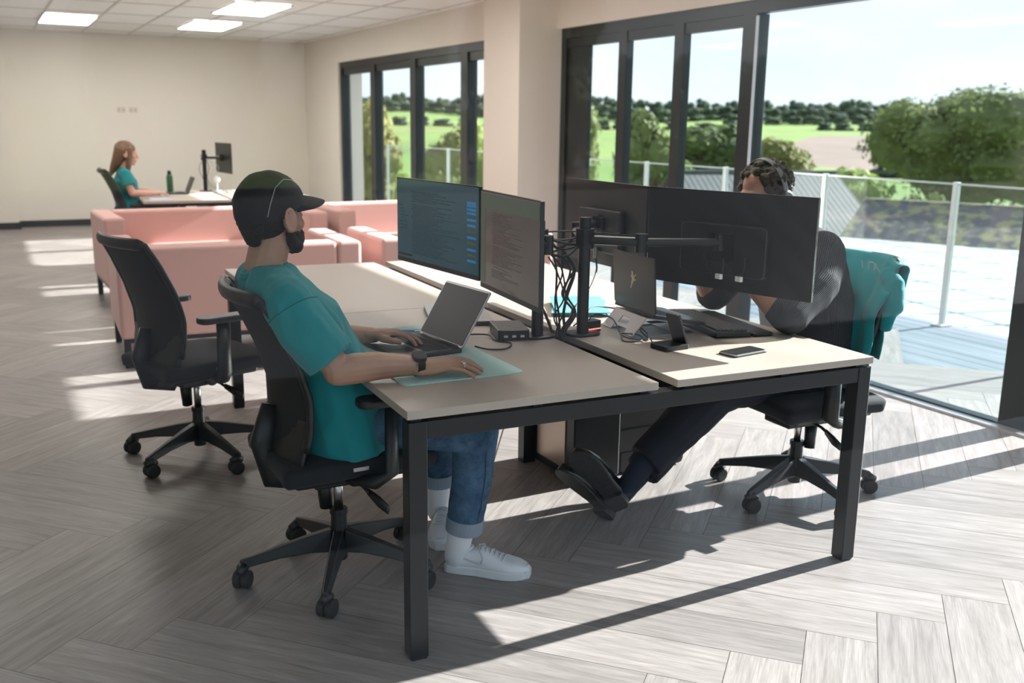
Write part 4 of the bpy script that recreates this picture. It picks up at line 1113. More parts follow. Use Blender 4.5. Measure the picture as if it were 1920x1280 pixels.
# ------------------------------------------------------------------ people
def head_parts(mb, M, nose=1.0, jaw=1.0, ears=True):
    """head frame: x forward, y left, z up, origin between the ears"""
    old = mb.M; mb.M = M
    mb.ell((-.010, 0, .035), (.098, .077, .087), n=22, m=14)
    mb.ell((.030, 0, -.005), (.062, .066, .075)); mb.ell((.036, 0, -.040), (.055, .058 * jaw, .062))
    mb.ell((.040, 0, -.075), (.045, .050 * jaw, .034)); mb.ell((.074, 0, -.096), (.022, .024 * jaw, .017))
    mb.limb([(.084, 0, .018), (.104, 0, -.012), (.112 * nose, 0, -.030)], [.008, .0095, .0125]); mb.ell((.096, .011, -.033), (.011, .008, .007)); mb.ell((.096, -.011, -.033), (.011, .008, .007))
    mb.limb([(.070, -.045, .024), (.086, -.02, .028), (.086, .02, .028), (.070, .045, .024)], [.010, .011, .011, .010])
    for sy in (-1, 1):
        mb.ell((.062, .036 * sy, -.022), (.028, .024, .024)); mb.ell((.074, .031 * sy, .004), (.014, .016, .011))
        if ears:
            R = Rz(sy * .35).to_3x3() @ Ry(-.15).to_3x3()
            mb.ell((-.006, .086 * sy, -.008), (.021, .011, .036), R); mb.tube([(-.008 + .020 * math.cos(q) - .004 * math.sin(q), (.093 - .003 * math.cos(q)) * sy, -.006 + .033 * math.sin(q)) for q in [2 * PI * i_ / 16 for i_ in range(16)]], .0055, 7, closed=True); mb.ell((-.002, .079 * sy, -.032), (.010, .007, .013)); mb.ell((.004, .077 * sy, -.012), (.008, .008, .012))
    mb.ell((.094, 0, -.060), (.012, .024, .006)); mb.ell((.092, 0, -.071), (.012, .021, .006))
    mb.M = old
def hand_parts(mb, wrist, dx, upz, side, curl=(.25, .35, .35), spread=.10, thumb=None, sc=1.0, vary=(0, 0, 0, 0)):
    """local x to the fingertips, z out of the back of the hand, thumb on side*y"""
    x = Vector(dx).normalized(); z = Vector(upz); z = (z - x * z.dot(x)).normalized(); y = z.cross(x)
    M = Matrix((x * sc, y * sc, z * sc)).transposed().to_4x4(); M.translation = Vector(wrist)
    old = mb.M; mb.M = M
    mb.limb([(-.02, 0, 0), (.015, 0, 0), (.050, .0, .002), (.080, 0, .003)], [.020, .021, .019, .014], sx=2.0, ref=(0, 0, 1))
    ys = [.033, .011, -.011, -.032]; Ls = [(.040, .026, .021), (.045, .029, .022), (.042, .027, .021), (.033, .021, .019)]
    for k in range(4):
        yy = ys[k] * side; base = Vector((.080 - .006 * abs(k - 1), yy, .004)); a = 0; p = base; pts = [base - Vector((.03, 0, .002)), base]; ang = (1.2 - k) * spread * side
        for L_, c in zip(Ls[k], curl):
            a += c + vary[k]; p = p + Vector((math.cos(a) * math.cos(ang), math.cos(a) * math.sin(ang), -math.sin(a))) * L_; pts.append(p)
        r0 = (.0092, .0095, .0092, .0080)[k]
        mb.limb(pts, [r0, r0 * 1.05, r0 * .96, r0 * .9, r0 * .78], n=12)
    th = thumb or [(.012, .022, -.004), (.038, .046, -.012), (.068, .058, -.018), (.090, .058, -.022)]
    mb.limb([(a, b * side, c) for a, b, c in th], [.015, .0135, .0115, .009], n=12)
    mb.M = old
    return M
def Mhead(c, yaw, pitch=0, roll_=0, sc=1.0):
    return TR(*c) @ Rz(yaw) @ Ry(pitch) @ Rx(roll_) @ Matrix.Scale(sc, 4)
def folds(amp, f1=9, f2=26, seed=0, stretch=(1, 1, 1)):
    def d(p):
        q = Vector((p.x * stretch[0], p.y * stretch[1], p.z * stretch[2])); s_ = Vector((seed, seed * 2, 0))
        a = 1 - abs(noise.noise(q * f1 + s_)) * 2
        return amp * (a * .8 - .3 + .5 * noise.noise(q * f2 + s_))
    return d
def eyes(t, M, sc=1.0):
    for sy in (-1, 1):
        f = MB(); f.M = M; f.ell((.0845, .031 * sy, .004), (.006, .009, .005), n=12, m=8); f.M = None; e = obj('eye', f, M_eye, t, smooth=True, world=True)
        f = MB(); f.M = M; f.ell((.0895, .031 * sy, .004), (.002, .0035, .0035), n=10, m=6); f.M = None; obj('iris', f, M_hair, e, smooth=True, world=True); 
M_eye = mat('eye_white', (.6, .58, .55), .3); M_brow = M_hair
def fix_sub(parent_thing):
    pass

def sneaker(t, heel, direc, name='sneaker', lab=None):
    d = Vector((direc[0], direc[1], 0)).normalized(); y = Vector((-d.y, d.x, 0))
    M = Matrix((d, y, Vector((0, 0, 1)))).transposed().to_4x4(); M.translation = Vector(heel)
    def wd(x):
        K = [(0, .020), (.012, .031), (.05, .036), (.11, .036), (.17, .046), (.21, .050), (.245, .046), (.275, .032), (.29, .012)]
        for (a, b), (c, e) in zip(K, K[1:]):
            if x <= c: return b + (e - b) * (x - a) / (c - a)
        return .012
    n = 26; L = .295
    f = MB(); f.M = M; rg = []
    xs = [L * (i / n) for i in range(n + 1)]
    up_ = [(x, wd(min(x, .289)) + .005) for x in xs]; outline = [(x - .004, w) for x, w in up_] + [(x - .004, -w) for x, w in reversed(up_)]
    f.prism(outline, 0.0, .031); so_ = obj('sole', f, M_sole, t, world=True, bevel=.004, label='white rubber sole')
    f = MB(); f.M = M
    def top(x):
        K = [(0, .060), (.01, .088), (.03, .096), (.06, .082), (.09, .082), (.115, .094), (.15, .084), (.19, .068), (.22, .060), (.25, .054), (.28, .043), (.29, .034)]
        for (a, b), (c, e) in zip(K, K[1:]):
            if x <= c: return b + (e - b) * (x - a) / (c - a)
        return .03
    for i in range(n + 1):
        x = .001 + .286 * i / n; w = wd(x); h = top(x); ring = []
        for j in range(18):
            q = PI * j / 17; cc = math.cos(q); ss = math.sin(q)
            ex = .62 if x > .19 else .75
            ring.append((x, w * (abs(cc) ** ex) * (1 if cc > 0 else -1) * (1 - (.34 if x < .19 else .1) * ss ** 2 * 0), .026 + (h - .026) * ss ** .72))
        rg.append(ring)
    f.rings(rg); u = obj('upper', f, M_white, t, smooth=True, world=True, label='white leather upper')
    f = MB(); f.M = M
    for k in range(7):
        x = .108 + k * .0155; z = top(x) + .002; w = .018 + .001 * k
        f.tube([(x, -w, z - .006), (x + .003, 0, z + .002), (x + (.007 if k % 2 else -.002), w, z - .006)], .0028, 6)
    f.tube([(.11, .008, top(.11) + .004), (.125, .03, .09), (.13, .040, .07)], .0024, 6); f.tube([(.11, -.008, top(.11) + .004), (.12, -.028, .092), (.135, -.040, .066), (.128, -.042, .05)], .0024, 6)
    obj('laces', f, M_lace, t, smooth=True, world=True)
    f = MB(); f.M = M
    for sg in (-1, 1):
        pts = [(.185, sg * .0425, .052), (.15, sg * .0400, .045), (.11, sg * .0375, .048), (.06, sg * .0372, .064), (.022, sg * .0335, .078)]
        f.tube(pts, [.0012, .0042, .0038, .0024, .0008], 6, sx=.4, ref=(0, 0, 1))
    obj('side_swoosh', f, mat('shoe_mark', (.60, .61, .63), .5), u, smooth=True, world=True)
    f = MB(); f.M = M; f.tube([(.045 + .045 * math.cos(q), .0305 * math.sin(q), .083 + .006 * math.cos(q * 2)) for q in [2 * PI * i / 24 for i in range(24)]], .0055, 8, closed=True); obj('collar_padding', f, M_white, u, smooth=True, world=True)
    f = MB(); f.M = M
    f.tube([(.285 - .0, .0, .045), (.262, .030, .042), (.235, .043, .041)], .0013, 5); f.tube([(.285, .0, .045), (.262, -.030, .042), (.235, -.043, .041)], .0013, 5)
    f.tube([(.19, .041, .045), (.200, .030, .064), (.205, 0, .067), (.200, -.030, .064), (.19, -.041, .045)], .0013, 5)
    obj('stitching', f, M_lace, u, smooth=True, world=True)

# ---- man in the cap
P1 = thing('person', 'man in black cap and teal t-shirt typing at the laptop on the left', 'person', (-.08, .62, 0))
Mh = Mhead((-.212, .596, 1.214), math.radians(28), math.radians(2))
b = MB()
head_parts(b, Mh, nose=1.0)
b.limb([(-.232, .60, 1.00), (-.236, .60, 1.07), (-.216, .598, 1.15)], [.068, .062, .060])                       # neck
b.limb([(-.03, .62, .52), (-.06, .62, .66), (-.14, .61, .86), (-.21, .61, 1.0)], [.10, .10, .11, .075], sx=1.4, ref=(1, 0, 0))
b.limb([(-.225, .45, 1.0), (-.225, .77, 1.0)], [.05, .05])
b.limb([(-.21, .43, .985), (-.15, .375, .87), (-.088, .340, .785)], [.052, .046, .042])
b.limb([(-.092, .342, .782), (-.04, .335, .787), (.03, .328, .790), (.10, .322, .786), (.165, .315, .778)], [.044, .046, .042, .034, .027], sx=1.05)
b.limb([(-.21, .79, .985), (-.15, .81, .87), (-.09, .80, .785)], [.052, .046, .042])
b.limb([(-.09, .80, .785), (-.03, .795, .792), (.05, .78, .792), (.15, .762, .786)], [.043, .044, .037, .027])
hand_parts(b, (.168, .315, .776), (1, -.16, .03), (0, -.22, 1), 1, curl=(.20, .26, .20), spread=.045, vary=(-.02, 0, .0, .03), sc=1.08, thumb=[(.012, .022, -.004), (.036, .044, -.010), (.060, .054, -.014), (.080, .054, -.017)])
hand_parts(b, (.152, .762, .790), (1, -.42, .02), (0, .1, 1), -1, curl=(.22, .42, .38), spread=.10, vary=(0, -.03, .0, .04))
b.limb([(-.06, .52, .555), (.385, .427, .52)], [.075, .052]); b.limb([(.385, .427, .52), (.365, .468, .20), (.35, .486, .06)], [.052, .036, .029])
b.limb([(-.06, .72, .555), (.41, .80, .498)], [.075, .052]); b.limb([(.41, .80, .498), (.42, .857, .21), (.43, .88, .06)], [.052, .036, .029])
organic('body', b, .0032, 3, M_skin, P1)
eyes(P1, Mh)
def ring_limb(name, c0, c1, r0, r1, m, par, th=.006, sx=1.0, label=None):
    f = MB(); c0 = Vector(c0); c1 = Vector(c1); n = 28; d = (c1 - c0).normalized(); a = d.orthogonal().normalized(); bb = d.cross(a); R_ = []
    for (c, r) in ((c0, r0), (c1, r1), (c1, r1 - th), (c0, r0 - th)):
        R_.append([c + (a * math.cos(q) + bb * sx * math.sin(q)) * r for q in [2 * PI * i / n for i in range(n)]])
    f.rings(R_, closed=True); return obj(name, f, m, par, smooth=False, world=True, bevel=.0015, label=label)
# t-shirt
b = MB()
b.limb([(.0, .62, .475), (-.015, .62, .56), (-.060, .62, .72), (-.130, .615, .88), (-.205, .61, .99)], [.158, .156, .140, .128, .085], sx=1.42, ref=(1, 0, 0), flat0=True)
b.limb([(-.225, .455, .985), (-.232, .60, 1.005), (-.225, .765, .985)], [.076, .082, .076])
b.limb([(-.232, .60, .98), (-.236, .60, 1.052)], [.10, .073], flat1=True)
b.limb([(-.215, .43, .975), (-.17, .39, .895), (-.112, .355, .815)], [.082, .082, .076], flat1=True)
b.limb([(-.215, .79, .975), (-.16, .83, .895), (-.11, .82, .82)], [.082, .080, .074], flat1=True)
b.limb([(.0, .60, .575), (.075, .60, .555)], [.125, .10], sx=1.55, ref=(0, 0, 1))
ts = organic('t_shirt', b, .0055, 7, M_teal, P1, disp=folds(.013, 6, 19, 3, (1, 1, .7)))
for (c_, r_, d_) in (((-.198, .424, .952), .089, (.38, -.42, -.80)), ((-.196, .800, .952), .088, (.42, .25, -.85))):
    c_ = Vector(c_); d_ = Vector(d_).normalized(); a_ = d_.orthogonal().normalized(); b_1 = d_.cross(a_)
    f = MB(); hit = []
    for i in range(40):
        q = 2 * PI * i / 40; dr = a_ * math.cos(q) + b_1 * math.sin(q)
        ok, loc, nn, ii = ts.closest_point_on_mesh(tmat(P1).inverted() @ (c_ + dr * r_))
        hit.append(tmat(P1) @ (loc + nn * .0002))
    f.tube(hit, .0016, 5, closed=True); obj('sleeve_seam', f, mat('seam_teal', (.0, .11, .125), .9), ts, smooth=True, world=True)
ring_limb('collar', (-.240, .60, 1.048), (-.243, .60, 1.062), .080, .072, M_teal, ts, th=.006)
# jeans
b = MB()
b.limb([(-.08, .62, .54), (0, .62, .545)], [.11, .105], sx=1.4, ref=(0, 0, 1))
b.limb([(-.06, .525, .555), (.15, .475, .555), (.385, .427, .520)], [.084, .084, .074]); b.limb([(.385, .427, .52), (.382, .442, .38), (.365, .468, .19)], [.076, .070, .058], flat1=True)
b.limb([(-.06, .72, .555), (.18, .765, .535), (.41, .80, .498)], [.084, .084, .074]); b.limb([(.41, .80, .498), (.415, .83, .36), (.42, .857, .215)], [.075, .068, .058], flat1=True)
jn = organic('jeans', b, .006, 6, M_denim, P1, disp=folds(.0065, 8, 24, 7))
ring_limb('turned_up_cuff', (.3665, .466, .205), (.362, .471, .155), .0635, .0630, M_cuff, jn, th=.012, label='pale turned-up denim cuff')
ring_limb('turned_up_cuff', (.4197, .856, .225), (.421, .860, .178), .0635, .0630, M_cuff, jn, th=.012, label='pale turned-up denim cuff')
f = MB(); f.tube([(.395, .356, .50), (.398, .370, .38), (.392, .395, .25), (.385, .407, .208)], .0022, 6); obj('seam', f, mat('seam_thread', (.05, .09, .14), .8), jn, world=True)
for (a0_, a1_, a2_) in (((.362, .470, .20), (.352, .484, .12), (.345, .494, .055)), ((.42, .857, .22), (.425, .868, .12), (.43, .880, .055))):
    f = MB(); f.limb([a0_, a1_, a2_], [.046, .043, .041], n=20); sk = obj('sock', f, M_sock, P1, smooth=True, world=True, label='white ribbed sock')
    f = MB()
sneaker(P1, (.322, .522, 0), (.224, -.166)); sneaker(P1, (.475, .925, 0), (-.42, -.9))
# cap
b = MB(); b.M = Mh; b.ell((-.012, 0, .030), (.114, .093, .106), n=28, m=18); b.M = None
Mi_ = Mh.inverted()
cp = organic('cap', b, .004, 3, M_cap, P1, disp=folds(.0022, 14, 40, 2), cut=lambda p: (lambda q: q.z < .012 + .50 * q.x - (.012 if q.x < -.06 else 0))(Mi_ @ p))
so2 = cp.modifiers.new('th', 'SOLIDIFY'); so2.thickness = .003
f = MB(); f.M = Mh; gr = []
for i in range(9):
    q = i / 8; row = []
    for j in range(15):
        s_ = (j / 7 - 1); y = .083 * s_; x0 = .098 - .070 * s_ ** 2 * 1.0; x1 = x0 + .098 * (1 - abs(s_) ** 3.2) ** .5
        row.append((x0 - .012 + (x1 - x0 + .012) * q, y, .062 - .004 * q - .030 * s_ ** 2 - .012 * q * q))
    gr.append(row)
f.sheet(gr, .004); f.M = None; obj('peak', f, M_cap, cp, smooth=True, world=True)
def onell(x, y, z):
    c = Vector((-.012, 0, .030)); v = Vector((x, y, z)) - c; k = math.sqrt((v.x / .1150) ** 2 + (v.y / .0940) ** 2 + (v.z / .1070) ** 2); return c + v / k
for sg in (-1, 1):
    pts = [onell(*p) for p in [(-.075, sg * .07, .005), (-.065, sg * .07, .04), (-.045, sg * .065, .08), (-.01, sg * .058, .105), (.03, sg * .055, .11), (.07, sg * .052, .09), (.098, sg * .05, .062)]]
    P_ = []
    for i in range(len(pts) - 1):
        for j in range(5): P_.append(onell(*(pts[i].lerp(pts[i + 1], j / 5))))
    f = MB(); f.M = Mh; f.tube(P_, .0016, 6); f.M = None; obj('piping', f, M_piping, cp, smooth=True, world=True)
# hair and beard
b = MB(); b.M = Mh; b.ell((-.034, 0, .0), (.074, .0785, .072)); b.limb([(-.078, 0, -.02), (-.072, 0, -.075)], [.028, .014], sx=2.2, ref=(1, 0, 0))
for sg in (-1, 1): b.limb([(.012, sg * .070, .03), (.014, sg * .069, -.01), (.014, sg * .068, -.045)], [.012, .011, .012])
b.M = None; organic('hair', b, .0035, 2, M_hair, P1, disp=folds(.002, 60, 120, 1))
b = MB(); b.M = Mh
for sg in (-1, 1):
    b.limb([(.012, sg * .066, -.035), (.022, sg * .062, -.070), (.050, sg * .044, -.084), (.082, sg * .014, -.094)], [.012, .017, .022, .021]); b.limb([(.050, sg * .050, -.060), (.074, sg * .032, -.075)], [.018, .018])
    b.limb([(.088, sg * .034, -.072), (.100, sg * .020, -.052), (.108, sg * .003, -.047)], [.008, .007, .006])
b.ell((.084, 0, -.094), (.028, .031, .024)); b.M = None
organic('beard', b, .003, 2, M_hair, P1, disp=folds(.0022, 70, 140, 5))
f = MB(); f.M = Mh
for sg in (-1, 1): f.tube([(.084, sg * .018, .026), (.085, sg * .034, .030), (.072, sg * .050, .025)], [.003, .004, .002], 6)
f.M = None; obj('eyebrows', f, M_brow, P1, smooth=True, world=True)
# watch and ring
w_ = thing('wristwatch', 'black smartwatch on the wrist nearest the camera', 'watch', (.150, .317, .779))
f = MB(); c0 = Vector((.150, .318, .7815)); d = Vector((.98, -.10, -.12)).normalized(); a = (Vector((0, 0, 1)) - d * d.z).normalized(); bb = d.cross(a) * 1.24; R_ = []
for (o_, r) in ((-.011, .0335), (.011, .0325), (.011, .0300), (-.011, .0310)): R_.append([c0 + d * o_ + (a * math.cos(q) + bb * math.sin(q)) * r for q in [2 * PI * i / 32 for i in range(32)]])
f.rings(R_, closed=True); obj('strap', f, M_rubber, w_, smooth=False, world=True, bevel=.001)
f = MB(); f.prism(rrect(.041, .047, .012, 5), .0, .012, Matrix.Translation(c0 + Vector((-.002, -.010, .0255))) @ Rz(-.1) @ Rx(.35)); ws = obj('case', f, M_plastic, w_, world=True, bevel=.002)
f = MB(); f.prism(rrect(.035, .041, .010, 5), .0118, .0124, Matrix.Translation(c0 + Vector((-.002, -.010, .0255))) @ Rz(-.1) @ Rx(.35)); obj('display', f, M_screen, ws, world=True)
r_w = thing('finger_ring', 'silver signet ring on the hand nearest the camera', 'ring', (.268, .268, .772))
RINGC = (.2745, .2715, .7795)
f = MB(); pts = [(RINGC[0] - .002 * math.sin(q), RINGC[1] + .0112 * math.cos(q), RINGC[2] + .0112 * math.sin(q)) for q in [2 * PI * i / 24 for i in range(24)]]; f.tube(pts, .0016, 6, closed=True, ref=(1, 0, 0)); obj('band', f, M_chrome, r_w, smooth=True, world=True)
f = MB(); f.ell((RINGC[0], RINGC[1] - .009, RINGC[2] + .008), (.006, .004, .005)); obj('signet_face', f, M_chrome, r_w, smooth=True, world=True)

# ---- man with headphones
P2 = thing('person', 'man with curly hair in a dark ribbed cardigan, head behind the monitors', 'person', (1.95, .64, 0))
Mh2 = Mhead((1.765, .735, 1.232), math.radians(190), math.radians(14))
b = MB(); head_parts(b, Mh2)
b.limb([(1.90, .715, 1.0), (1.87, .72, 1.08), (1.80, .73, 1.17)], [.065, .058, .056])
b.limb([(1.96, .64, .52), (1.97, .66, .70), (1.94, .70, .90), (1.90, .715, 1.02)], [.10, .10, .11, .07], sx=1.4, ref=(1, 0, 0))
b.limb([(1.89, .54, 1.02), (1.89, .89, 1.02)], [.05, .05])
b.limb([(1.89, .52, 1.02), (1.76, .45, .90), (1.625, .405, .795)], [.05, .045, .042]); b.limb([(1.62, .405, .797), (1.585, .50, .885), (1.555, .585, .965)], [.042, .041, .028])
b.limb([(1.89, .91, 1.02), (1.78, .93, .90), (1.66, .905, .795)], [.05, .045, .042]); b.limb([(1.66, .905, .797), (1.60, .88, .885), (1.565, .83, .965)], [.042, .041, .028])
hand_parts(b, (1.557, .585, .965), (.10, .75, .65), (-.9, -.2, .3), -1, curl=(.3, .5, .4)); hand_parts(b, (1.567, .83, .965), (.05, -.70, .70), (-.9, .2, .3), 1, curl=(.3, .5, .4))
b.limb([(1.93, .56, .54), (1.50, .60, .49), (1.14, .625, .19)], [.08, .055, .038]); b.limb([(1.93, .72, .54), (1.48, .70, .44), (1.13, .66, .12)], [.08, .055, .038])
organic('body', b, .0042, 5, M_skin2, P2); eyes(P2, Mh2)
b = MB()
b.limb([(1.985, .63, .47), (1.99, .64, .58), (1.985, .67, .76), (1.955, .70, .93), (1.92, .715, 1.03)], [.150, .148, .150, .145, .09], sx=1.42, ref=(1, 0, 0), flat0=True)
b.limb([(1.90, .545, 1.015), (1.915, .715, 1.045), (1.90, .885, 1.015)], [.088, .090, .088])
armN = [(1.89, .525, 1.01), (1.80, .455, .915), (1.645, .40, .815)]; armF = [(1.89, .905, 1.01), (1.80, .935, .915), (1.675, .905, .815)]
b.limb(armN, [.096, .098, .074]); b.limb([armN[-1], (1.60, .445, .850)], [.074, .055], flat1=True)
b.limb(armF, [.094, .092, .074]); b.limb([armF[-1], (1.635, .895, .855)], [.072, .055], flat1=True)
kn = organic('cardigan', b, .0055, 6, M_knit, P2, disp=folds(.007, 5, 15, 9))
def ribattr(o, T):
    me = o.data; at = me.attributes.new('rib', 'FLOAT', 'POINT')
    segs = []
    for arm in (armN, armF):
        for a_, b_2 in zip(arm, arm[1:]): segs.append((Vector(a_), Vector(b_2)))
    for v in me.vertices:
        p = T @ v.co; best = 9; val = math.atan2(p.y - .66, p.x - 1.96) * 34
        for a_, b_2 in segs:
            d = b_2 - a_; q = max(0, min(1, (p - a_).dot(d) / d.length_squared)); r = (p - a_ - d * q)
            if r.length < .112 and r.length < best:
                best = r.length; dn = d.normalized(); e1 = Vector((0, 0, 1)).cross(dn).normalized(); e2 = dn.cross(e1); val = math.atan2(r.dot(e2), r.dot(e1)) * 13
        at.data[v.index].value = val
ribattr(kn, tmat(P2))
b = MB(); b.limb([(1.88, .715, 1.05), (1.80, .72, 1.09)], [.085, .06], sx=1.1)
b.limb([(1.85, .66, 1.02), (1.80, .665, .80), (1.84, .66, .60)], [.05, .05, .05], sx=1.8, ref=(1, 0, 0))
organic('shirt', b, .006, 4, mat('white_shirt', (.6, .6, .62), .85), P2)
b = MB()
b.limb([(2.0, .64, .52), (1.90, .64, .53)], [.11, .11], sx=1.5, ref=(0, 0, 1))
b.limb([(1.93, .57, .54), (1.72, .585, .535), (1.50, .605, .485)], [.105, .105, .088]); b.limb([(1.50, .605, .485), (1.34, .615, .36), (1.185, .625, .235)], [.09, .084, .076], flat1=True)
b.limb([(1.93, .72, .53), (1.70, .71, .49), (1.48, .70, .42)], [.105, .10, .088]); b.limb([(1.48, .70, .42), (1.34, .685, .29), (1.20, .67, .175)], [.086, .082, .072], flat1=True)
organic('trousers', b, .007, 5, M_navy, P2, disp=folds(.007, 6, 20, 4))
def loafer(t, heel, fwd, down, L=.31):
    x = Vector(fwd).normalized(); z = -Vector(down); z = (z - x * z.dot(x)).normalized(); y = z.cross(x)
    M = Matrix((x, y, z)).transposed().to_4x4(); M.translation = Vector(heel)
    def wd(q): 
        K = [(0, .020), (.03, .033), (.12, .038), (.35, .036), (.55, .047), (.72, .054), (.86, .047), (.95, .032), (1, .010)]
        for (a, b), (c, e) in zip(K, K[1:]):
            if q <= c: return b + (e - b) * (q - a) / (c - a)
        return .008
    n = 28; o1 = [(L * i / n, wd(i / n) + .003) for i in range(n + 1)]
    f = MB(); f.M = M; f.prism(o1 + [(a, -b) for a, b in reversed(o1)], 0, .008); f.prism([(a, b) for a, b in o1 if a < .075] + [(a, -b) for a, b in reversed(o1) if a < .075], -.018, .001); obj('sole', f, M_loafsole, t, world=True, bevel=.0015, label='worn grey shoe sole')
    f = MB(); f.M = M; rg = []
    for i in range(n + 1):
        q = i / n; h = (.066 + .028 * math.exp(-((q - .10) / .12) ** 2) + .012 * math.exp(-((q - .42) / .12) ** 2)) * (1 - .55 * max(0, q - .55) / .45); w = wd(q)
        rg.append([(L * q * .985 + .002, w * (abs(math.cos(a)) ** .6) * (1 if math.cos(a) > 0 else -1), .006 + h * math.sin(a) ** .7) for a in [PI * j / 15 for j in range(16)]])
    f.rings(rg); obj('upper', f, M_loafer, t, smooth=True, world=True, label='polished black leather upper')
    return M
loafer(P2, (1.075, .60, .075), (-.62, .10, .70), (-.60, -.70, -.38)); loafer(P2, (1.065, .665, .010), (-.66, .10, .62), (-.70, -.30, -.60))
for q in ([(1.19, .625, .238), (1.13, .617, .18), (1.095, .61, .135)], [(1.20, .67, .18), (1.13, .665, .12), (1.08, .66, .07)]):
    f = MB(); f.limb(q, [.047, .043, .038], n=18); obj('sock', f, M_nsock, P2, smooth=True, world=True)
# curly hair
b = MB(); b.M = Mh2; b.ell((-.022, 0, .048), (.098, .086, .084)); b.ell((-.045, 0, .0), (.072, .082, .075)); rc = random.Random(12)
for i in range(210):
    th_, ph_ = rc.random() * 2 * PI, math.acos(rc.uniform(-.45, 1)); v = Vector((math.sin(ph_) * math.cos(th_), math.sin(ph_) * math.sin(th_), math.cos(ph_)))
    if v.x > .72 and v.z < .62: continue
    p = Vector((-.018, 0, .040)) + Vector((v.x * .104, v.y * .090, v.z * .088)); b.ell(p, (rc.uniform(.009, .018),) * 3, n=8, m=6)
b.M = None; organic('hair', b, .0035, 1, M_hair2, P2, disp=folds(.0035, 45, 110, 6))
hp = thing('headphones', 'grey over-ear headphones worn over curly hair', 'headphones', (1.765, .735, 1.24))
f = MB(); f.M = Mh2; gr = []
for i in range(25):
    q = PI * i / 24; gr.append([(-.010 + dx, .104 * math.cos(q), .010 + .132 * math.sin(q)) for dx in (-.012, -.004, .004, .012)])
f.sheet(gr, .006); f.M = None; obj('headband', f, mat('headphone_grey', (.16, .165, .17), .4), hp, smooth=True, world=True)
for sg in (-1, 1):
    f = MB(); f.M = Mh2; f.tube([(-.008, sg * .086, -.012), (-.008, sg * .096, -.012), (-.008, sg * .110, -.012), (-.008, sg * .114, -.012)], [.034, .037, .034, .026], 20); f.M = None; obj('ear_cup', f, M_plastic, hp, smooth=False, world=True, bevel=.002)
# teal shirt over the chair back, in the chair's own frame
shl = thing('draped_shirt', 'teal t-shirt with pale lettering hung over the back of the right-hand office chair', 'shirt', tuple(ch3.location), math.radians(180))
def cprof(z):
    K = [(.40, -.18), (.48, -.175), (.58, -.155), (.68, -.155), (.80, -.19), (.92, -.245), (1.0, -.29)]
    for (z0, x0), (z1, x1) in zip(K, K[1:]):
        if z <= z1: q = (z - z0) / (z1 - z0); return x0 + (x1 - x0) * q + .045
    return K[-1][1] + .045
gr = []; path = []
for i in range(22): z = .57 + (.985 - .57) * i / 21; path.append((z, 1))
for i in range(1, 6): path.append((.985 + .022 * math.sin(PI * i / 6), math.cos(PI * i / 6)))
for i in range(20): z = .985 - (.985 - .62) * i / 19; path.append((z, -1))
for (z, sd_) in path:
    row = []
    for j in range(41):
        u = j / 20 - 1; hw = .258 + .012 * math.sin(z * 30); wav = .007 * math.sin(u * 17 + z * 9) * min(1, (1.02 - z) * 4) + .004 * noise.noise(Vector((u * 6, z * 14, sd_)))
        c_ = cprof(min(z, .985)) - .055 * (1 - min(1, abs(u) * 1.1) ** 2); x = c_ + sd_ * (.030) + (wav + .004) * (1 if sd_ > 0 else -1)
        zz = z - .028 * max(0, abs(u) - .7) * 3 if z > .9 else z - .01 * math.sin(u * 9) * (z < .6)
        row.append((x, u * hw, zz))
    gr.append(row)
f = MB(); f.sheet(gr, .004); obj('shirt_body', f, M_teal, shl, smooth=True)
b = MB(); T3 = tmat(shl)
b.limb([T3 @ Vector(p) for p in [(-.20, .20, .94), (-.195, .245, .91), (-.18, .262, .83)]], [.030, .036, .038], sx=1.3, ref=(1, 0, 0)); b.limb([T3 @ Vector(p) for p in [(-.17, .258, .82), (-.155, .262, .75)]], [.024, .018], sx=1.7, ref=(1, 0, 0))
organic('sleeve', b, .006, 4, M_teal, shl, disp=folds(.006, 9, 28, 8))
def strokes(mb, segs, Mx, w=.0045):
    for (a0, b0, a1, b1) in segs:
        d = Vector((a1 - a0, b1 - b0)); n = Vector((-d.y, d.x)).normalized() * w / 2
        mb.prism([(a0 + n.x, b0 + n.y), (a1 + n.x, b1 + n.y), (a1 - n.x, b1 - n.y), (a0 - n.x, b0 - n.y)], 0, .0012, Mx)
M_let = mat('cream_print', (.72, .72, .66), .7)
for k, (yy, segs) in enumerate(((-.02, [(0, 0, .004, .036)]), (.07, [(0, 0, .006, .036)]), (.10, [(0, 0, .016, .036), (.016, .036, .040, .036)]), (.135, [(0, 0, .012, .036), (.012, .036, .028, 0), (.005, .014, .022, .014)]))):
    f = MB(); Mx = Matrix(((0, .42, .9, -.187 - .02 * (1 - (yy / .25) ** 2)), (1, 0, 0, yy), (0, .9, -.42, .948), (0, 0, 0, 1)))
    strokes(f, segs, Mx); obj('print_letter', f, M_let, shl)

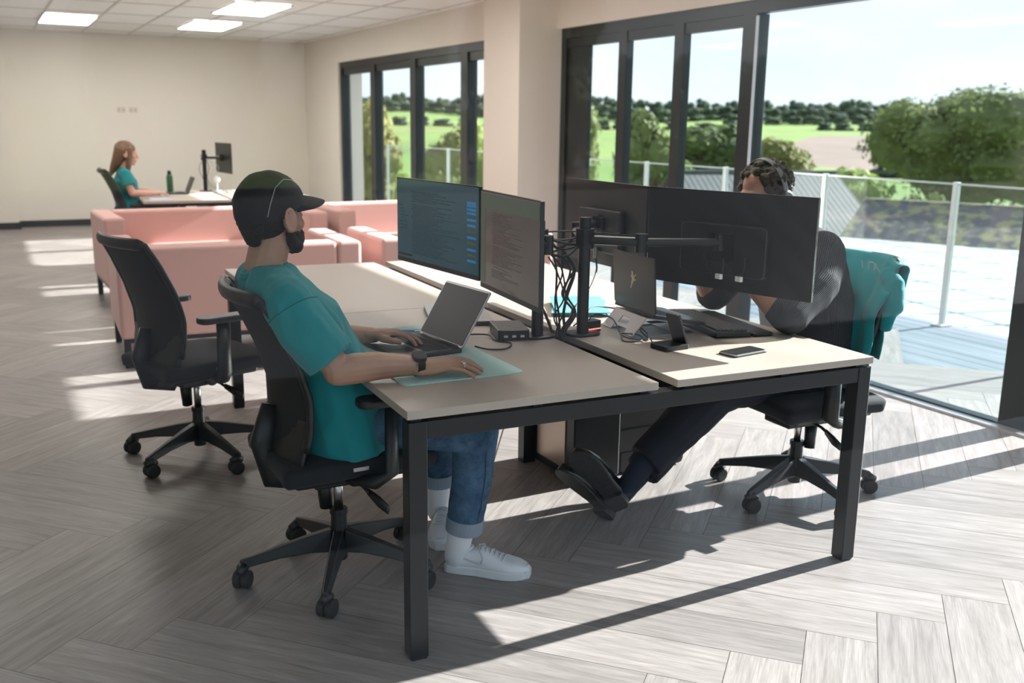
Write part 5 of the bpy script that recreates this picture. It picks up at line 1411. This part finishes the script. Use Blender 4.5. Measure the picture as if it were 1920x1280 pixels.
# ---- woman at the back
P3 = thing('person', 'woman with long brown hair in teal top at the far desk', 'person', (0, 8.02, 0))
Mh3 = Mhead((-.035, 8.02, 1.165), math.radians(-4), math.radians(8), 0, .94)
b = MB(); head_parts(b, Mh3, jaw=.88)
b.limb([(-.075, 8.02, .97), (-.068, 8.02, 1.04), (-.045, 8.02, 1.10)], [.052, .045, .045])
b.limb([(-.04, 8.02, .58), (-.07, 8.02, .78), (-.075, 8.02, .96)], [.10, .085, .07], sx=1.4, ref=(1, 0, 0))
for sy in (-1, 1):
    b.limb([(-.075, 8.02 + sy * .15, .96), (-.05, 8.02 + sy * .19, .87), (-.02, 8.02 + sy * .20, .790)], [.042, .038, .036]); b.limb([(-.02, 8.02 + sy * .20, .790), (.09, 8.02 + sy * .17, .788), (.18, 8.02 + sy * .13, .785)], [.036, .032, .023])
    hand_parts(b, (.18, 8.02 + sy * .13, .785), (1, -sy * .25, 0), (0, 0, 1), -sy, curl=(.2, .4, .4), sc=.9)
    b.limb([(-.04, 8.02 + sy * .09, .60), (.36, 8.02 + sy * .10, .59), (.34, 8.02 + sy * .10, .12)], [.07, .05, .035])
organic('body', b, .005, 4, M_skin3, P3); eyes(P3, Mh3)
b = MB(); b.limb([(-.04, 8.02, .60), (-.06, 8.02, .76), (-.07, 8.02, .90), (-.075, 8.02, .975)], [.125, .115, .115, .07], sx=1.35, ref=(1, 0, 0), flat0=True); b.limb([(-.07, 7.88, .965), (-.07, 8.16, .965)], [.06, .06])
for sy in (-1, 1): b.limb([(-.07, 8.02 + sy * .155, .96), (-.045, 8.02 + sy * .195, .86)], [.062, .060], flat1=True)
organic('top', b, .007, 5, M_teal, P3, disp=folds(.006, 7, 20, 2))
b = MB(); b.limb([(-.08, 8.02, .60), (0, 8.02, .60)], [.11, .11], sx=1.5, ref=(0, 0, 1))
for sy in (-1, 1): b.limb([(-.04, 8.02 + sy * .09, .61), (.36, 8.02 + sy * .10, .595)], [.09, .07]); b.limb([(.36, 8.02 + sy * .10, .595), (.34, 8.02 + sy * .10, .10)], [.07, .05], flat1=True)
organic('trousers', b, .008, 4, M_navy, P3)
for sy in (-1, 1):
    f = MB(); f.limb([(.32, 8.02 + sy * .10, .05), (.50, 8.02 + sy * .10, .04)], [.045, .032], sx=1.0); obj('shoe', f, M_rubber, P3, smooth=True, world=True)
b = MB(); b.M = Mh3; b.ell((-.018, 0, .045), (.106, .088, .088)); b.limb([(-.045, 0, .03), (-.070, 0, -.06), (-.105, 0, -.15), (-.135, 0, -.235)], [.080, .066, .045, .02], sx=1.4, ref=(1, 0, 0))
for sy in (-1, 1): b.limb([(.025, sy * .072, .045), (.030, sy * .078, -.03), (.028, sy * .076, -.13), (.03, sy * .07, -.20)], [.030, .028, .026, .012])
b.M = None; organic('hair', b, .005, 3, M_hair3, P3, disp=folds(.003, 18, 60, 3, (1, 1, .2)))
# her desk things
t = thing('bottle', 'tall dark green drinks bottle on the far desk', 'bottle', (.43, 8.72, .7402))
f = MB(); f.tube([(0, 0, 0), (0, 0, .004), (0, 0, .16), (0, 0, .185)], [.028, .033, .033, .024], 20); obj('body', f, mat('bottle_green', (.02, .10, .05), .35), t, smooth=True)
f = MB(); f.cyl((0, 0, .185), (0, 0, .225), .022, .016); obj('lid', f, M_plastic, t, smooth=True)
laptop('laptop', 'small dark laptop standing open beside the green bottle on the far desk', (.47, 8.45), 0, .28, .20, .17, math.radians(112), .7402, M_alu, M_lidblack)
f = MB(); f.prism(rrect(.20, .28, .004, 2), 0, .003); o = obj('notebook', f, mat('pale_blue_cover', (.5, .55, .7), .7), None); o.location = (.22, 7.76, .7402); o.rotation_euler = (0, 0, .1); tag(o, 'pale blue notebook by the woman\'s hands on the far desk', 'notebook')
mE = monitor('upright dark monitor on a black pole at the far desk', (.965, 8.98), (1.035, 8.44), 1.255, .935, 1, None)
arm_post('black monitor pole clamped to the far desk', .80, 8.74, .740, [(mE[1], mE[2], 1.10)], 1.18, None)
for k in range(5): cable('cable hanging off the far monitor pole', [(.80 - .02 * k + .03, 8.72, 1.12), (.74 + .05 * k, 8.70, 1.0), (.78 + .02 * k, 8.70, .86), (.85 + .04 * k, 8.62, .745)], .003, M_wcable if k > 2 else M_cable, 'cables on the far monitor pole')
t = thing('desk_lamp', 'small round white lamp on the far desk beside the monitor pole', 'lamp', (.90, 8.60, .7402))
f = MB(); f.cyl((0, 0, 0), (0, 0, .012), .045); f.cyl((0, 0, .012), (0, 0, .10), .008); obj('stand', f, mat('lamp_white', (.75, .75, .73), .4), t)
f = MB(); f.ell((0, 0, .13), (.035, .035, .035)); obj('globe', f, mat('lamp_globe', (.8, .8, .76), .3), t, smooth=True)
for k in range(3):
    f = MB(); P_ = [(.06 * math.cos(q * 1.7) + .02 * math.sin(q * 5 + k), .05 * math.sin(q * 2.3 + k), .006 + .012 * (1 + math.sin(q * 3))) for q in [i * .3 for i in range(30)]]; f.tube(P_, .0035, 6)
    o = obj('cable_coil', f, M_wcable, None, smooth=True); o.location = (1.02 + .14 * k, 8.35 - .05 * k, .741); tag(o, 'tangle of pale cable on the sunlit side of the far desk', 'cable', 'pale cable tangles on the far desk')
#INSERT_MORE
